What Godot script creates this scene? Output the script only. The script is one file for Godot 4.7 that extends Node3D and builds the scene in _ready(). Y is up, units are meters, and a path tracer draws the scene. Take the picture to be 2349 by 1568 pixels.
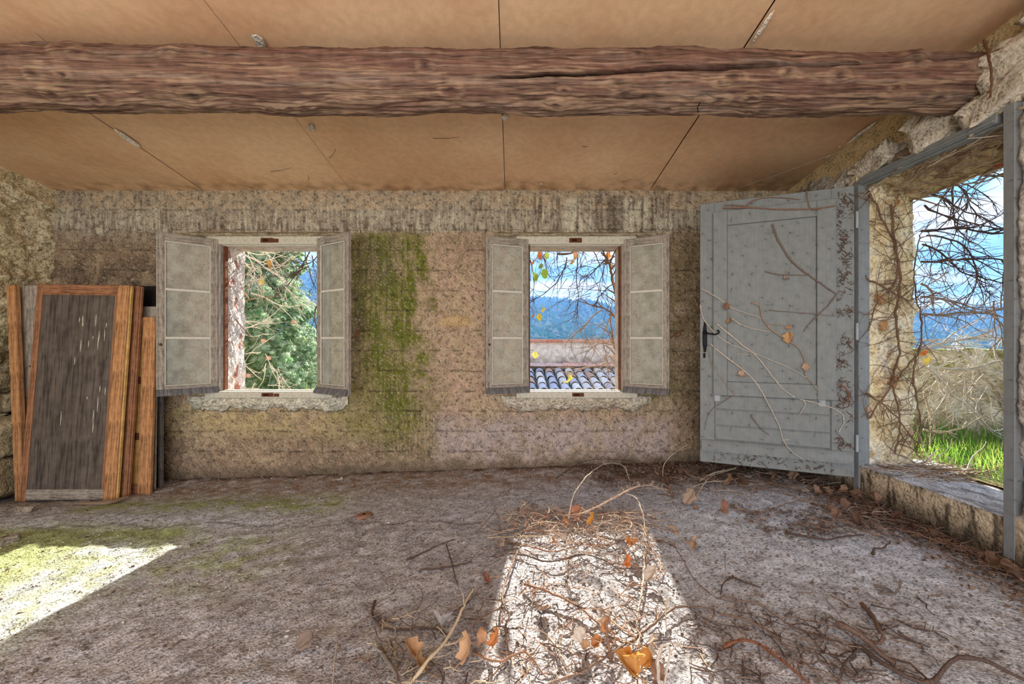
extends Node3D
# An abandoned stone room under a sloping boarded ceiling. Units are metres; the back wall stands at z = -3.9, the right wall near x = 2.55, the left wall at x = -4.41.

const F := 935.0            # focal length in pixels of the 2349 x 1568 frame
const CX := 1174.5
const CY := 784.0
const EYE := 1.23
const BACK := -3.9
const LEFT := -4.41
const DOOR_X := 2.5
const DOOR_FAR := -2.965
const DOOR_NEAR := -2.075
const DOOR_LOW := 0.34
const DOOR_TOP := 2.375
const SUN_DIR := Vector3(0.12, 0.546, -1.0)

var rng := RandomNumberGenerator.new()
var noise_soft := FastNoiseLite.new()
var noise_rough := FastNoiseLite.new()
var noise_cell := FastNoiseLite.new()
var noise_ridge := FastNoiseLite.new()
var m := {}
var leaf_meshes: Array = []
var names := {}


func _ready() -> void:
	# camera
	var cam := Camera3D.new()
	cam.name = "camera"
	cam.position = Vector3(0, EYE, 0)
	cam.fov = rad_to_deg(2.0 * atan(CY / F))
	cam.near = 0.05
	cam.far = 1500.0
	add_child(cam)
	# sky, exposure
	var env := Environment.new()
	env.background_mode = Environment.BG_SKY
	env.tonemap_mode = Environment.TONE_MAPPER_LINEAR
	env.tonemap_exposure = 1.85
	env.sdfgi_enabled = true
	env.ssao_enabled = true
	env.ssil_enabled = true
	env.volumetric_fog_enabled = true
	env.volumetric_fog_density = 0.0
	env.background_energy_multiplier = 1.2
	setup_noise()
	var sky := Sky.new()
	var skymat := PanoramaSkyMaterial.new()
	skymat.panorama = ImageTexture.create_from_image(sky_image())
	sky.sky_material = skymat
	env.sky = sky
	var world := WorldEnvironment.new()
	world.name = "world"
	world.environment = env
	add_child(world)
	# sun
	var sun := DirectionalLight3D.new()
	sun.name = "sun"
	sun.look_at_from_position(Vector3.ZERO, -SUN_DIR.normalized(), Vector3.UP)
	sun.light_energy = 3.2
	sun.light_color = Color(1.0, 0.965, 0.9)
	sun.light_angular_distance = 0.7
	sun.shadow_enabled = true
	sun.sky_mode = DirectionalLight3D.SKY_MODE_LIGHT_ONLY
	add_child(sun)
	# fill light added behind the camera, set in a made-up open bay
	var fill_light := AreaLight3D.new()
	fill_light.name = "added_fill_light"
	fill_light.area_size = Vector2(5.6, 2.35)
	fill_light.position = Vector3(-0.9, 1.45, 2.75)
	fill_light.light_energy = 11.0
	fill_light.light_color = Color(1.0, 0.975, 0.95)
	fill_light.shadow_enabled = true
	add_child(fill_light)

	make_materials()
	leaf_meshes = [leaf_mesh(1), leaf_mesh(2), leaf_mesh(3), leaf_mesh(4)]
	build_floor()
	build_back_wall()
	build_left_wall()
	build_right_wall()
	build_rear()
	build_ceiling()
	build_beam()
	build_window(1)
	build_window(2)
	build_door()
	build_outside()
	build_leaning()
	build_door_vines()
	build_floor_vines()
	build_leaves()
	build_small_things()


# ------------------------------------------------------------------ helpers

func px3(px: float, py: float, d: float) -> Vector3:
	return Vector3((px - CX) * d / F, EYE - (py - CY) * d / F, -d)


func floor_base(x: float, z := -3.9) -> float:
	return 0.03 + x * (0.035 if x > 0.0 else lerpf(0.035, 0.010, smoothstep(-3.6, -2.75, z)))


func on_floor(px: float, py: float, h := 0.0) -> Vector3:
	var dx := (px - CX) / F
	var dy := -(py - CY) / F
	var t := 2.5
	for k in 6:
		t = (floor_base(dx * t, -t) + h - EYE) / dy
	var p := Vector3(dx * t, EYE + dy * t, -t)
	p.y = floor_height(p.x, p.z) + h
	return p


func srgb(r: float, g: float, b: float, k := 1.0) -> Color:
	var c := Color(r / 255.0, g / 255.0, b / 255.0).srgb_to_linear()
	return Color(c.r * k, c.g * k, c.b * k)


func numbered(called: String) -> String:
	if not names.has(called):
		names[called] = 0
		return called
	names[called] += 1
	return "%s_%03d" % [called, names[called]]


func tag(o: Node3D, label: String, category: String, group := "", kind := "") -> Node3D:
	o.set_meta("label", label)
	o.set_meta("category", category)
	if group:
		o.set_meta("group", group)
	if kind:
		o.set_meta("kind", kind)
	return o


func thing(called: String, label: String, category: String, at := Vector3.ZERO, group := "", kind := "") -> Node3D:
	var o := Node3D.new()
	o.name = numbered(called)
	o.position = at
	add_child(o, true)
	return tag(o, label, category, group, kind)


func part(parent: Node3D, called: String, mesh: Mesh, mat: Material, xf := Transform3D()) -> MeshInstance3D:
	var o := MeshInstance3D.new()
	o.name = called if parent != self else numbered(called)
	o.mesh = mesh
	o.material_override = mat
	o.transform = xf
	parent.add_child(o, true)
	return o


func multi(parent: Node3D, called: String, mesh: Mesh, mat: Material, places: Array, tints: Array = []) -> MultiMeshInstance3D:
	var mm := MultiMesh.new()
	mm.transform_format = MultiMesh.TRANSFORM_3D
	mm.use_colors = not tints.is_empty()
	mm.mesh = mesh
	mm.instance_count = places.size()
	for i in places.size():
		mm.set_instance_transform(i, places[i])
		if tints:
			mm.set_instance_color(i, tints[i])
	var o := MultiMeshInstance3D.new()
	o.name = called if parent != self else numbered(called)
	o.multimesh = mm
	o.material_override = mat
	o.set_meta("kind", "stuff")
	parent.add_child(o, true)
	return o


class Shape:
	# collects faces, boxes and tubes into one mesh
	var v := PackedVector3Array()
	var n := PackedVector3Array()
	var c := PackedColorArray()
	var ix := PackedInt32Array()

	func face(pts: Array, centre: Vector3, col := Color.WHITE) -> void:
		var a: Vector3 = pts[0]
		var b: Vector3 = pts[1]
		var k: Vector3 = pts[2]
		var nn := (b - a).cross(k - a)
		if nn.length_squared() < 1e-16:
			return
		nn = nn.normalized()
		var mid := Vector3.ZERO
		for p in pts:
			mid += p
		mid /= pts.size()
		var list := pts.duplicate()
		if nn.dot(mid - centre) < 0.0:
			nn = -nn
			list.reverse()
		var s := v.size()
		for p in list:
			v.append(p)
			n.append(nn)
			c.append(col)
		for i in range(1, list.size() - 1):
			ix.append(s)
			ix.append(s + i + 1)
			ix.append(s + i)

	func box(at: Vector3, size: Vector3, bev := 0.004, basis := Basis(), col := Color.WHITE) -> void:
		var h := size * 0.5
		var b := minf(bev, minf(h.x, minf(h.y, h.z)) * 0.9)
		var get_v := func(axis: int, s: Vector3) -> Vector3:
			var p := Vector3(s.x * (h.x - b), s.y * (h.y - b), s.z * (h.z - b))
			p[axis] = s[axis] * h[axis]
			return at + basis * p
		for axis in 3:
			var o1 := (axis + 1) % 3
			var o2 := (axis + 2) % 3
			for sg in [-1.0, 1.0]:
				var pts := []
				for q in [[-1.0, -1.0], [1.0, -1.0], [1.0, 1.0], [-1.0, 1.0]]:
					var s := Vector3.ZERO
					s[axis] = sg
					s[o1] = q[0]
					s[o2] = q[1]
					pts.append(get_v.call(axis, s))
				face(pts, at, col)
			for sa in [-1.0, 1.0]:
				for sb in [-1.0, 1.0]:
					var lo := Vector3.ZERO
					lo[o1] = sa
					lo[o2] = sb
					var hi := lo
					lo[axis] = -1.0
					hi[axis] = 1.0
					face([get_v.call(o1, lo), get_v.call(o1, hi), get_v.call(o2, hi), get_v.call(o2, lo)], at, col)
		for sx in [-1.0, 1.0]:
			for sy in [-1.0, 1.0]:
				for sz in [-1.0, 1.0]:
					var s := Vector3(sx, sy, sz)
					face([get_v.call(0, s), get_v.call(1, s), get_v.call(2, s)], at, col)

	func tube(pts: PackedVector3Array, radii: PackedFloat32Array, sides := 6, col := Color.WHITE, col2 := Color(-1, 0, 0)) -> void:
		var k := pts.size()
		if k < 2:
			return
		var end := col if col2.r < 0.0 else col2
		var t := (pts[1] - pts[0]).normalized()
		var up := Vector3.UP if absf(t.y) < 0.9 else Vector3.RIGHT
		var a := t.cross(up).normalized()
		var first := v.size()
		for i in k:
			var d := (pts[mini(i + 1, k - 1)] - pts[maxi(i - 1, 0)]).normalized()
			a = (a - d * a.dot(d)).normalized()
			var b := d.cross(a)
			var cc := col.lerp(end, float(i) / (k - 1))
			for j in sides:
				var w := TAU * j / sides
				var r := a * cos(w) + b * sin(w)
				v.append(pts[i] + r * radii[i])
				n.append(r)
				c.append(cc)
		for i in k - 1:
			for j in sides:
				var p := first + i * sides + j
				var q := first + i * sides + (j + 1) % sides
				ix.append_array(PackedInt32Array([p, p + sides, q, q, p + sides, q + sides]))
		for e in 2:
			var base := first + (0 if e == 0 else (k - 1) * sides)
			var tip := v.size()
			v.append(pts[0] if e == 0 else pts[k - 1])
			n.append((pts[0] - pts[1]).normalized() if e == 0 else (pts[k - 1] - pts[k - 2]).normalized())
			c.append(col if e == 0 else end)
			for j in sides:
				var p := base + j
				var q := base + (j + 1) % sides
				ix.append_array(PackedInt32Array([tip, p, q]) if e == 0 else PackedInt32Array([tip, q, p]))

	func mesh() -> ArrayMesh:
		var arr := []
		arr.resize(Mesh.ARRAY_MAX)
		arr[Mesh.ARRAY_VERTEX] = v
		arr[Mesh.ARRAY_NORMAL] = n
		arr[Mesh.ARRAY_COLOR] = c
		arr[Mesh.ARRAY_INDEX] = ix
		var me := ArrayMesh.new()
		me.add_surface_from_arrays(Mesh.PRIMITIVE_TRIANGLES, arr)
		return me


func block(size: Vector3, bev := 0.004) -> ArrayMesh:
	var s := Shape.new()
	s.box(Vector3.ZERO, size, bev)
	return s.mesh()


func sheet(us: PackedFloat32Array, vs: PackedFloat32Array, at: Callable, tint: Callable, hole: Variant = null, flip := false, wrap := false) -> ArrayMesh:
	# a grid of points at.call(u, v), coloured by tint.call(u, v, point); quads whose middle is in the hole are left out
	var nu := us.size()
	var nv := vs.size()
	var v := PackedVector3Array()
	var n := PackedVector3Array()
	var c := PackedColorArray()
	v.resize(nu * nv)
	n.resize(nu * nv)
	c.resize(nu * nv)
	for j in nv:
		for i in nu:
			var p: Vector3 = at.call(us[i], vs[j])
			v[j * nu + i] = p
			c[j * nu + i] = tint.call(us[i], vs[j], p)
	for j in nv:
		for i in nu:
			var i0 := maxi(i - 1, 0)
			var i1 := mini(i + 1, nu - 1)
			if wrap and (i == 0 or i == nu - 1):
				i0 = nu - 2
				i1 = 1
			var du := v[j * nu + i1] - v[j * nu + i0]
			var dv := v[mini(j + 1, nv - 1) * nu + i] - v[maxi(j - 1, 0) * nu + i]
			var q := du.cross(dv).normalized()
			n[j * nu + i] = -q if flip else q
	var ix := PackedInt32Array()
	ix.resize((nu - 1) * (nv - 1) * 6)
	var k := 0
	var holed := hole != null
	for j in nv - 1:
		for i in nu - 1:
			if holed and hole.call(0.5 * (us[i] + us[i + 1]), 0.5 * (vs[j] + vs[j + 1])):
				continue
			var a := j * nu + i
			if flip:
				ix[k] = a; ix[k + 1] = a + 1; ix[k + 2] = a + nu
				ix[k + 3] = a + 1; ix[k + 4] = a + nu + 1; ix[k + 5] = a + nu
			else:
				ix[k] = a; ix[k + 1] = a + nu; ix[k + 2] = a + 1
				ix[k + 3] = a + 1; ix[k + 4] = a + nu; ix[k + 5] = a + nu + 1
			k += 6
	ix.resize(k)
	var arr := []
	arr.resize(Mesh.ARRAY_MAX)
	arr[Mesh.ARRAY_VERTEX] = v
	arr[Mesh.ARRAY_NORMAL] = n
	arr[Mesh.ARRAY_COLOR] = c
	arr[Mesh.ARRAY_INDEX] = ix
	var me := ArrayMesh.new()
	me.add_surface_from_arrays(Mesh.PRIMITIVE_TRIANGLES, arr)
	return me


func steps(from: float, to: float, step: float, snaps: Array = []) -> PackedFloat32Array:
	var k := maxi(2, int(ceil(absf(to - from) / step)) + 1)
	var a := PackedFloat32Array()
	for i in k:
		a.append(lerpf(from, to, float(i) / (k - 1)))
	for s in snaps:
		var best := 1
		for i in range(1, k - 1):
			if absf(a[i] - s) < absf(a[best] - s):
				best = i
		a[best] = s
	return a


func curve_through(pts: Array, gap := 0.03, wobble := 0.0) -> PackedVector3Array:
	# a smooth line through the points, resampled
	var out := PackedVector3Array()
	var k := pts.size()
	for i in k - 1:
		var p0: Vector3 = pts[maxi(i - 1, 0)]
		var p1: Vector3 = pts[i]
		var p2: Vector3 = pts[i + 1]
		var p3: Vector3 = pts[mini(i + 2, k - 1)]
		var cnt := maxi(1, int(p1.distance_to(p2) / gap))
		for q in cnt:
			out.append(p1.cubic_interpolate(p2, p0, p3, float(q) / cnt))
	out.append(pts[k - 1])
	if wobble > 0.0:
		for i in out.size():
			var p := out[i]
			out[i] = p + Vector3(noise_rough.get_noise_3d(p.x * 60, p.y * 60, p.z * 60), noise_rough.get_noise_3d(p.x * 60 + 90, p.y * 60, p.z * 60), noise_rough.get_noise_3d(p.x * 60, p.y * 60 + 70, p.z * 60)) * wobble
	return out


func taper(k: int, r0: float, r1: float, knots := 0.0) -> PackedFloat32Array:
	var a := PackedFloat32Array()
	for i in k:
		var r := lerpf(r0, r1, float(i) / maxi(1, k - 1))
		if knots > 0.0 and rng.randf() < 0.16:
			r *= 1.0 + knots
		a.append(r)
	return a


func setup_noise() -> void:
	rng.seed = 7
	noise_soft.seed = 3
	noise_soft.noise_type = FastNoiseLite.TYPE_SIMPLEX_SMOOTH
	noise_soft.frequency = 1.0
	noise_soft.fractal_octaves = 3
	noise_rough.seed = 11
	noise_rough.noise_type = FastNoiseLite.TYPE_SIMPLEX
	noise_rough.frequency = 1.0
	noise_rough.fractal_octaves = 4
	noise_rough.fractal_gain = 0.6
	noise_cell.seed = 5
	noise_cell.noise_type = FastNoiseLite.TYPE_CELLULAR
	noise_cell.frequency = 1.0
	noise_cell.fractal_type = FastNoiseLite.FRACTAL_NONE
	noise_cell.cellular_return_type = FastNoiseLite.RETURN_DISTANCE
	noise_ridge.seed = 19
	noise_ridge.noise_type = FastNoiseLite.TYPE_SIMPLEX
	noise_ridge.fractal_type = FastNoiseLite.FRACTAL_RIDGED
	noise_ridge.frequency = 1.0
	noise_ridge.fractal_octaves = 4


func sky_image() -> Image:
	var w := 1024
	var h := 512
	var im := Image.create(w, h, false, Image.FORMAT_RGBF)
	for y in h:
		var up := (0.5 - (y + 0.5) / h) * PI
		var s := sin(up)
		var co := cos(up)
		if s < 0.0:
			im.fill_rect(Rect2i(0, y, w, 1), Color(0.36, 0.34, 0.29))
			continue
		var near_horizon := pow(1.0 - s, 7.0)
		var base := Color(0.13, 0.38, 0.84).lerp(Color(0.52, 0.74, 0.98), near_horizon)
		for x in w:
			var az := ((x + 0.5) / w - 0.5) * TAU
			var sx := sin(az) * co / (s + 0.13)
			var sz := cos(az) * co / (s + 0.13)
			var a := noise_soft.get_noise_2d(sx * 0.55 + 3.0, sz * 1.7)
			var b := noise_rough.get_noise_2d(sx * 1.9, sz * 5.5 + 8.0)
			var cl := smoothstep(-0.34, 0.42, a + 0.5 * b)
			im.set_pixel(x, y, base.lerp(Color(0.95, 0.97, 1.02), cl * 0.85))
	return im


# ------------------------------------------------------------------ materials

func grey_noise(w: int, h: int, freq: float, kind: int, oct := 4, ret := FastNoiseLite.RETURN_DISTANCE, sd := 1) -> PackedByteArray:
	var f := FastNoiseLite.new()
	f.seed = sd
	f.noise_type = kind as FastNoiseLite.NoiseType
	f.frequency = freq
	f.fractal_octaves = oct
	f.fractal_type = FastNoiseLite.FRACTAL_FBM if oct > 1 else FastNoiseLite.FRACTAL_NONE
	f.cellular_return_type = ret
	var im := f.get_seamless_image(w, h)
	im.convert(Image.FORMAT_L8)
	return im.get_data()


func stretched(w: int, h: int, small_w: int, small_h: int, freq: float, sd: int) -> PackedByteArray:
	var f := FastNoiseLite.new()
	f.seed = sd
	f.noise_type = FastNoiseLite.TYPE_SIMPLEX
	f.frequency = freq
	var im := f.get_seamless_image(small_w, small_h)
	im.resize(w, h, Image.INTERPOLATE_CUBIC)
	im.convert(Image.FORMAT_L8)
	return im.get_data()


func grey_texture(data: PackedByteArray, w: int, h: int) -> ImageTexture:
	return ImageTexture.create_from_image(Image.create_from_data(w, h, false, Image.FORMAT_L8, data))


func surface(col: Color, tex: Texture2D, size: float, rough := 0.9, height: Texture2D = null, depth := 0.0, world := false) -> StandardMaterial3D:
	var s := StandardMaterial3D.new()
	s.albedo_color = col
	s.roughness = rough
	s.metallic_specular = 0.3
	s.vertex_color_use_as_albedo = true
	if tex or height:
		s.uv1_triplanar = true
		s.uv1_world_triplanar = world
		s.uv1_scale = Vector3.ONE / size
		s.uv1_triplanar_sharpness = 4.0
		s.albedo_texture = tex
	if height:
		s.heightmap_enabled = true
		s.heightmap_texture = height
		s.heightmap_scale = depth
	return s


func make_materials() -> void:
	var W := 1024
	# gritty cast concrete: tone and relief
	var fine := grey_noise(W, W, 0.045, FastNoiseLite.TYPE_SIMPLEX, 4, 0, 21)
	var broad := grey_noise(W, W, 0.008, FastNoiseLite.TYPE_SIMPLEX, 3, 0, 22)
	var pebble := grey_noise(W, W, 0.035, FastNoiseLite.TYPE_CELLULAR, 1, FastNoiseLite.RETURN_DISTANCE, 23)
	var grit := grey_noise(W, W, 0.11, FastNoiseLite.TYPE_CELLULAR, 1, FastNoiseLite.RETURN_DISTANCE, 24)
	var tone := PackedByteArray()
	var relief := PackedByteArray()
	var ftone := PackedByteArray()
	var frelief := PackedByteArray()
	tone.resize(W * W); relief.resize(W * W); ftone.resize(W * W); frelief.resize(W * W)
	for i in W * W:
		var f := fine[i]
		var b := broad[i]
		var p := pebble[i]
		var g := grit[i]
		var t := 232 + (f - 128) * 0.22 + (b - 128) * 0.16
		if f < 84 and b < 150:
			t -= (84 - f) * 1.4
		if p < 42 and b > 120:
			t += (42 - p) * 0.9
		tone[i] = clampi(int(t), 25, 255)
		relief[i] = clampi(int(120 + (f - 128) * 0.6 + (90 - p) * 0.55 + (b - 128) * 0.3 + (80 - g) * 0.25), 0, 255)
		var u := 234 + (f - 128) * 0.18 + (b - 128) * 0.18
		if g < 62 and f < 118:
			u -= (62 - g) * 0.8
		if f < 78:
			u -= (78 - f) * 1.5
		if g < 40 and f > 150:
			u += (40 - g) * 1.2
		ftone[i] = clampi(int(u), 20, 255)
		frelief[i] = clampi(int(128 + (f - 128) * 0.55 + (g - 100) * 0.45 + (b - 128) * 0.4), 0, 255)
	var t_conc := grey_texture(tone, W, W)
	var h_conc := grey_texture(relief, W, W)
	var t_floor := grey_texture(ftone, W, W)
	var h_floor := grey_texture(frelief, W, W)
	# wood: streaks along y
	var w2 := 512
	var long1 := stretched(w2, w2, 512, 24, 0.06, 31)
	var long2 := stretched(w2, w2, 256, 10, 0.03, 32)
	var blot := grey_noise(w2, w2, 0.012, FastNoiseLite.TYPE_SIMPLEX, 3, 0, 33)
	var wood := PackedByteArray()
	var whigh := PackedByteArray()
	var paint := PackedByteArray()
	wood.resize(w2 * w2); whigh.resize(w2 * w2); paint.resize(w2 * w2)
	for i in w2 * w2:
		var a := long1[i]
		var b := long2[i]
		var k := blot[i]
		var t := 226 + (a - 128) * 0.22 + (b - 128) * 0.2 + (k - 128) * 0.16
		if a < 92:
			t -= (92 - a) * 0.8
		wood[i] = clampi(int(t), 40, 255)
		whigh[i] = clampi(int(128 + (a - 128) * 0.9 + (b - 128) * 0.3), 0, 255)
		var q := 240 + (a - 128) * 0.06 + (k - 128) * 0.08
		if k < 40:
			q -= (40 - k) * 2.0
		paint[i] = clampi(int(q), 60, 255)
	var along := Image.create_from_data(w2, w2, false, Image.FORMAT_L8, whigh)
	along.rotate_90(CLOCKWISE)
	var h_wood_x := ImageTexture.create_from_image(along)
	var across := Image.create_from_data(w2, w2, false, Image.FORMAT_L8, wood)
	across.rotate_90(CLOCKWISE)
	var t_wood_x := ImageTexture.create_from_image(across)
	var t_wood := grey_texture(wood, w2, w2)
	var h_wood := grey_texture(whigh, w2, w2)
	var t_paint := grey_texture(paint, w2, w2)
	# fibrous board of the ceiling
	var k1 := grey_noise(w2, w2, 0.16, FastNoiseLite.TYPE_SIMPLEX, 3, 0, 41)
	var k2 := grey_noise(w2, w2, 0.012, FastNoiseLite.TYPE_SIMPLEX, 4, 0, 42)
	var kraft := PackedByteArray()
	kraft.resize(w2 * w2)
	for i in w2 * w2:
		kraft[i] = clampi(int(240 + (k1[i] - 128) * 0.1 + (k2[i] - 128) * 0.07), 90, 255)
	var t_kraft := grey_texture(kraft, w2, w2)
	# dust on window glass
	var overlay := Image.create(w2, w2, false, Image.FORMAT_RGBA8)
	var d1 := grey_noise(w2, w2, 0.01, FastNoiseLite.TYPE_SIMPLEX, 5, 0, 51)
	for y in w2:
		for x in w2:
			var i := y * w2 + x
			var a := 0.23 + (d1[i] - 128) / 255.0 * 0.22 + (blot[i] - 128) / 255.0 * 0.06
			if k1[i] > 215:
				a += 0.15
			overlay.set_pixel(x, y, Color(0.90, 0.92, 0.87, clampf(a, 0.16, 0.8)))
	m.wall = surface(Color(1, 1, 1), t_conc, 0.85, 0.95, h_conc, 0.8, true)
	m.plaster = surface(Color(1, 1, 1), t_conc, 1.3, 0.95, h_conc, 0.7, true)
	m.floor = surface(Color(1, 1, 1), t_floor, 0.9, 0.93, h_floor, 0.6, true)
	m.kraft = surface(Color(1, 1, 1), t_kraft, 0.5, 0.9, t_kraft, 0.15)
	m.beam = surface(Color(1, 1, 1), t_wood_x, 0.6, 0.85, h_wood_x, 0.14)
	m.wood = surface(Color(1, 1, 1), t_wood, 0.42, 0.8, h_wood, 0.12)
	m.pine = surface(Color(0.84, 0.62, 0.43), t_wood, 0.42, 0.7, h_wood, 0.06)
	m.pine_pale = surface(Color(0.98, 0.80, 0.50), t_wood, 0.6, 0.75)
	m.pine_dark = surface(Color(0.70, 0.50, 0.37), t_wood, 0.42, 0.75, h_wood, 0.06)
	m.dark_panel = surface(Color(0.44, 0.40, 0.37), t_wood, 0.7, 0.65, h_wood, 0.04)
	m.black_board = surface(Color(0.16, 0.15, 0.15), t_wood, 0.6, 0.6)
	m.grey_wood = surface(Color(0.73, 0.69, 0.64), t_wood, 0.3, 0.9, h_wood, 0.2)
	m.dark_grey_wood = surface(Color(0.52, 0.51, 0.51), t_wood, 0.3, 0.9, h_wood, 0.2)
	m.pale_paint = surface(Color(0.87, 0.85, 0.78), t_paint, 0.3, 0.75, h_wood, 0.1)
	m.putty = surface(Color(0.93, 0.91, 0.86), t_paint, 0.2, 0.9)
	m.rust = surface(Color(0.44, 0.28, 0.2), t_kraft, 0.08, 0.85)
	m.door_paint = surface(Color(0.57, 0.59, 0.59), t_paint, 0.55, 0.62, h_wood, 0.1)
	m.frame_paint = surface(Color(0.55, 0.57, 0.58), t_paint, 0.5, 0.55)
	m.frame_light = surface(Color(0.70, 0.72, 0.74), t_paint, 0.5, 0.5)
	m.iron = surface(Color(0.13, 0.13, 0.14), t_kraft, 0.06, 0.55)
	m.iron.metallic = 0.3
	m.vine = surface(Color(1, 1, 1), t_wood, 0.05, 0.85)
	m.tint = surface(Color(1, 1, 1), t_kraft, 0.1, 0.85)
	m.plain = surface(Color(1, 1, 1), null, 1.0, 0.9)
	m.leaf = surface(Color(1, 1, 1), t_kraft, 0.03, 0.7)
	m.leaf.backlight_enabled = true
	m.leaf.backlight = Color(0.35, 0.35, 0.35)
	m.green = surface(Color(1, 1, 1), null, 0.05, 0.75)
	m.green.backlight_enabled = true
	m.green.backlight = Color(1.1, 1.1, 1.1)
	m.tile = surface(Color(1, 1, 1), t_conc, 0.4, 0.9, h_conc, 0.4)
	var glass := StandardMaterial3D.new()
	glass.albedo_color = Color(1, 1, 1, 1)
	glass.albedo_texture = ImageTexture.create_from_image(overlay)
	glass.transparency = BaseMaterial3D.TRANSPARENCY_ALPHA
	glass.uv1_triplanar = true
	glass.uv1_scale = Vector3.ONE / 0.9
	glass.roughness = 0.3
	glass.metallic_specular = 0.5
	m.glass = glass


# ------------------------------------------------------------------ the room

func zone(x: float, y: float, x0: float, x1: float, y0: float, y1: float, soft: float) -> float:
	return smoothstep(x0 - soft, x0 + soft, x) * (1.0 - smoothstep(x1 - soft, x1 + soft, x)) * smoothstep(y0 - soft, y0 + soft, y) * (1.0 - smoothstep(y1 - soft, y1 + soft, y))


func floor_height(x: float, z: float) -> float:
	return floor_base(x, z) + 0.012 * noise_soft.get_noise_2d(x * 1.1, z * 1.1) + 0.009 * noise_rough.get_noise_2d(x * 5.0, z * 5.0) + 0.003 * noise_rough.get_noise_2d(x * 30.0, z * 30.0)


func build_floor() -> void:
	var us := steps(LEFT - 0.25, 2.9, 0.013)
	var vs := steps(-4.0, -1.15, 0.013)
	vs.append_array(steps(-1.1, 2.9, 0.08))
	var at := func(x: float, z: float) -> Vector3:
		return Vector3(x, floor_height(x, z), z)
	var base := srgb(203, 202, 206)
	var pale := srgb(220, 226, 236)  # pale floor tone, blued to carry skylight from the doorway
	var moss := srgb(172, 186, 108)
	var brown := srgb(168, 144, 128)
	var dirt := srgb(96, 76, 64)
	var dark := srgb(166, 162, 166)
	var tint := func(x: float, z: float, p: Vector3) -> Color:
		var a := noise_soft.get_noise_2d(x * 0.9 + 20.0, z * 0.9)
		var b := noise_rough.get_noise_2d(x * 4.0, z * 4.0 + 9.0)
		var c := noise_rough.get_noise_2d(x * 22.0, z * 22.0)
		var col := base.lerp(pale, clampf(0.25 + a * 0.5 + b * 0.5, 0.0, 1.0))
		col = col.lerp(dark, clampf(zone(x, z, -1.3, 0.3, -2.9, -1.0, 0.5) * (0.4 + b) + smoothstep(0.25, 0.6, b - a * 0.3) * 0.35, 0.0, 0.7))
		# paler to the right, bluish skylight from the door put into the colour
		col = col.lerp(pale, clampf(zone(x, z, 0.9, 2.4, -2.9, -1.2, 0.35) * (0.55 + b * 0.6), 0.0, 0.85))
		# green growth where light falls from the left window
		var g := zone(x, z, -4.6, -2.05, -2.75, -1.2, 0.2) * (0.95 + a * 0.4 + b * 0.6)
		g = maxf(g, zone(x, z, -3.3, -1.3, -3.35, -2.95, 0.18) * (0.6 + b * 0.9))
		g = maxf(g, zone(x, z, -2.4, -1.3, -2.6, -2.0, 0.25) * (0.3 + b * 0.7))
		col = col.lerp(moss, clampf(g, 0.0, 0.85))
		col = col.lerp(pale, clampf(zone(x, z, -4.2, -1.7, -2.92, -2.7, 0.07) * (0.5 + b), 0.0, 0.8))
		col = col.lerp(pale, clampf(zone(x, z, -2.55, -2.0, -2.5, -1.0, 0.12) * (0.45 + b), 0.0, 0.7))
		# earth along the walls
		col = col.lerp(brown, clampf(smoothstep(-3.1, -3.6, z) * (0.6 + b * 0.8), 0.0, 1.0))
		col = col.lerp(dirt, clampf(smoothstep(-3.78, -3.92, z) * (0.8 + b), 0.0, 0.9))
		col = col.lerp(dirt, clampf((zone(x, z, 0.6, 2.4, -4.0, -3.35, 0.2) * 0.8 + smoothstep(2.28, 2.45, x + b * 0.15)) * (0.7 + b + c), 0.0, 0.95))
		col = col.lerp(dirt, clampf(zone(x, z, 1.55, 2.3, -2.75, -2.35, 0.15) * (0.1 + b * 1.6 + c), 0.0, 0.8))
		if c > 0.34:
			col = col.lerp(dirt, clampf((c - 0.34) * 3.5, 0.0, 0.75))
		# long cracks
		var crack := absf(z + 2.72 - 0.06 * noise_rough.get_noise_2d(x * 2.0, 3.0))
		if x > -3.2 and x < -0.2 and crack < 0.012:
			col = col.lerp(dirt, 0.5)
		return col
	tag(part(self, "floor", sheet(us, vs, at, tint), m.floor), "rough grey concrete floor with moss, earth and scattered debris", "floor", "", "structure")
	part(self, "floor_slab", block(Vector3(8.0, 0.3, 7.4), 0.01), m.floor, Transform3D(Basis(Vector3(0, 0, 1), 0.035), Vector3(-0.85, -0.2, -0.6)))
	tag(get_node("floor_slab"), "thick concrete bed below the rough floor surface", "floor", "", "structure")


const OPEN_LOW := 0.767
const OPEN_TOP := 2.155
const OPENINGS := [[-2.76, -1.79], [0.16, 1.04]]


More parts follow.
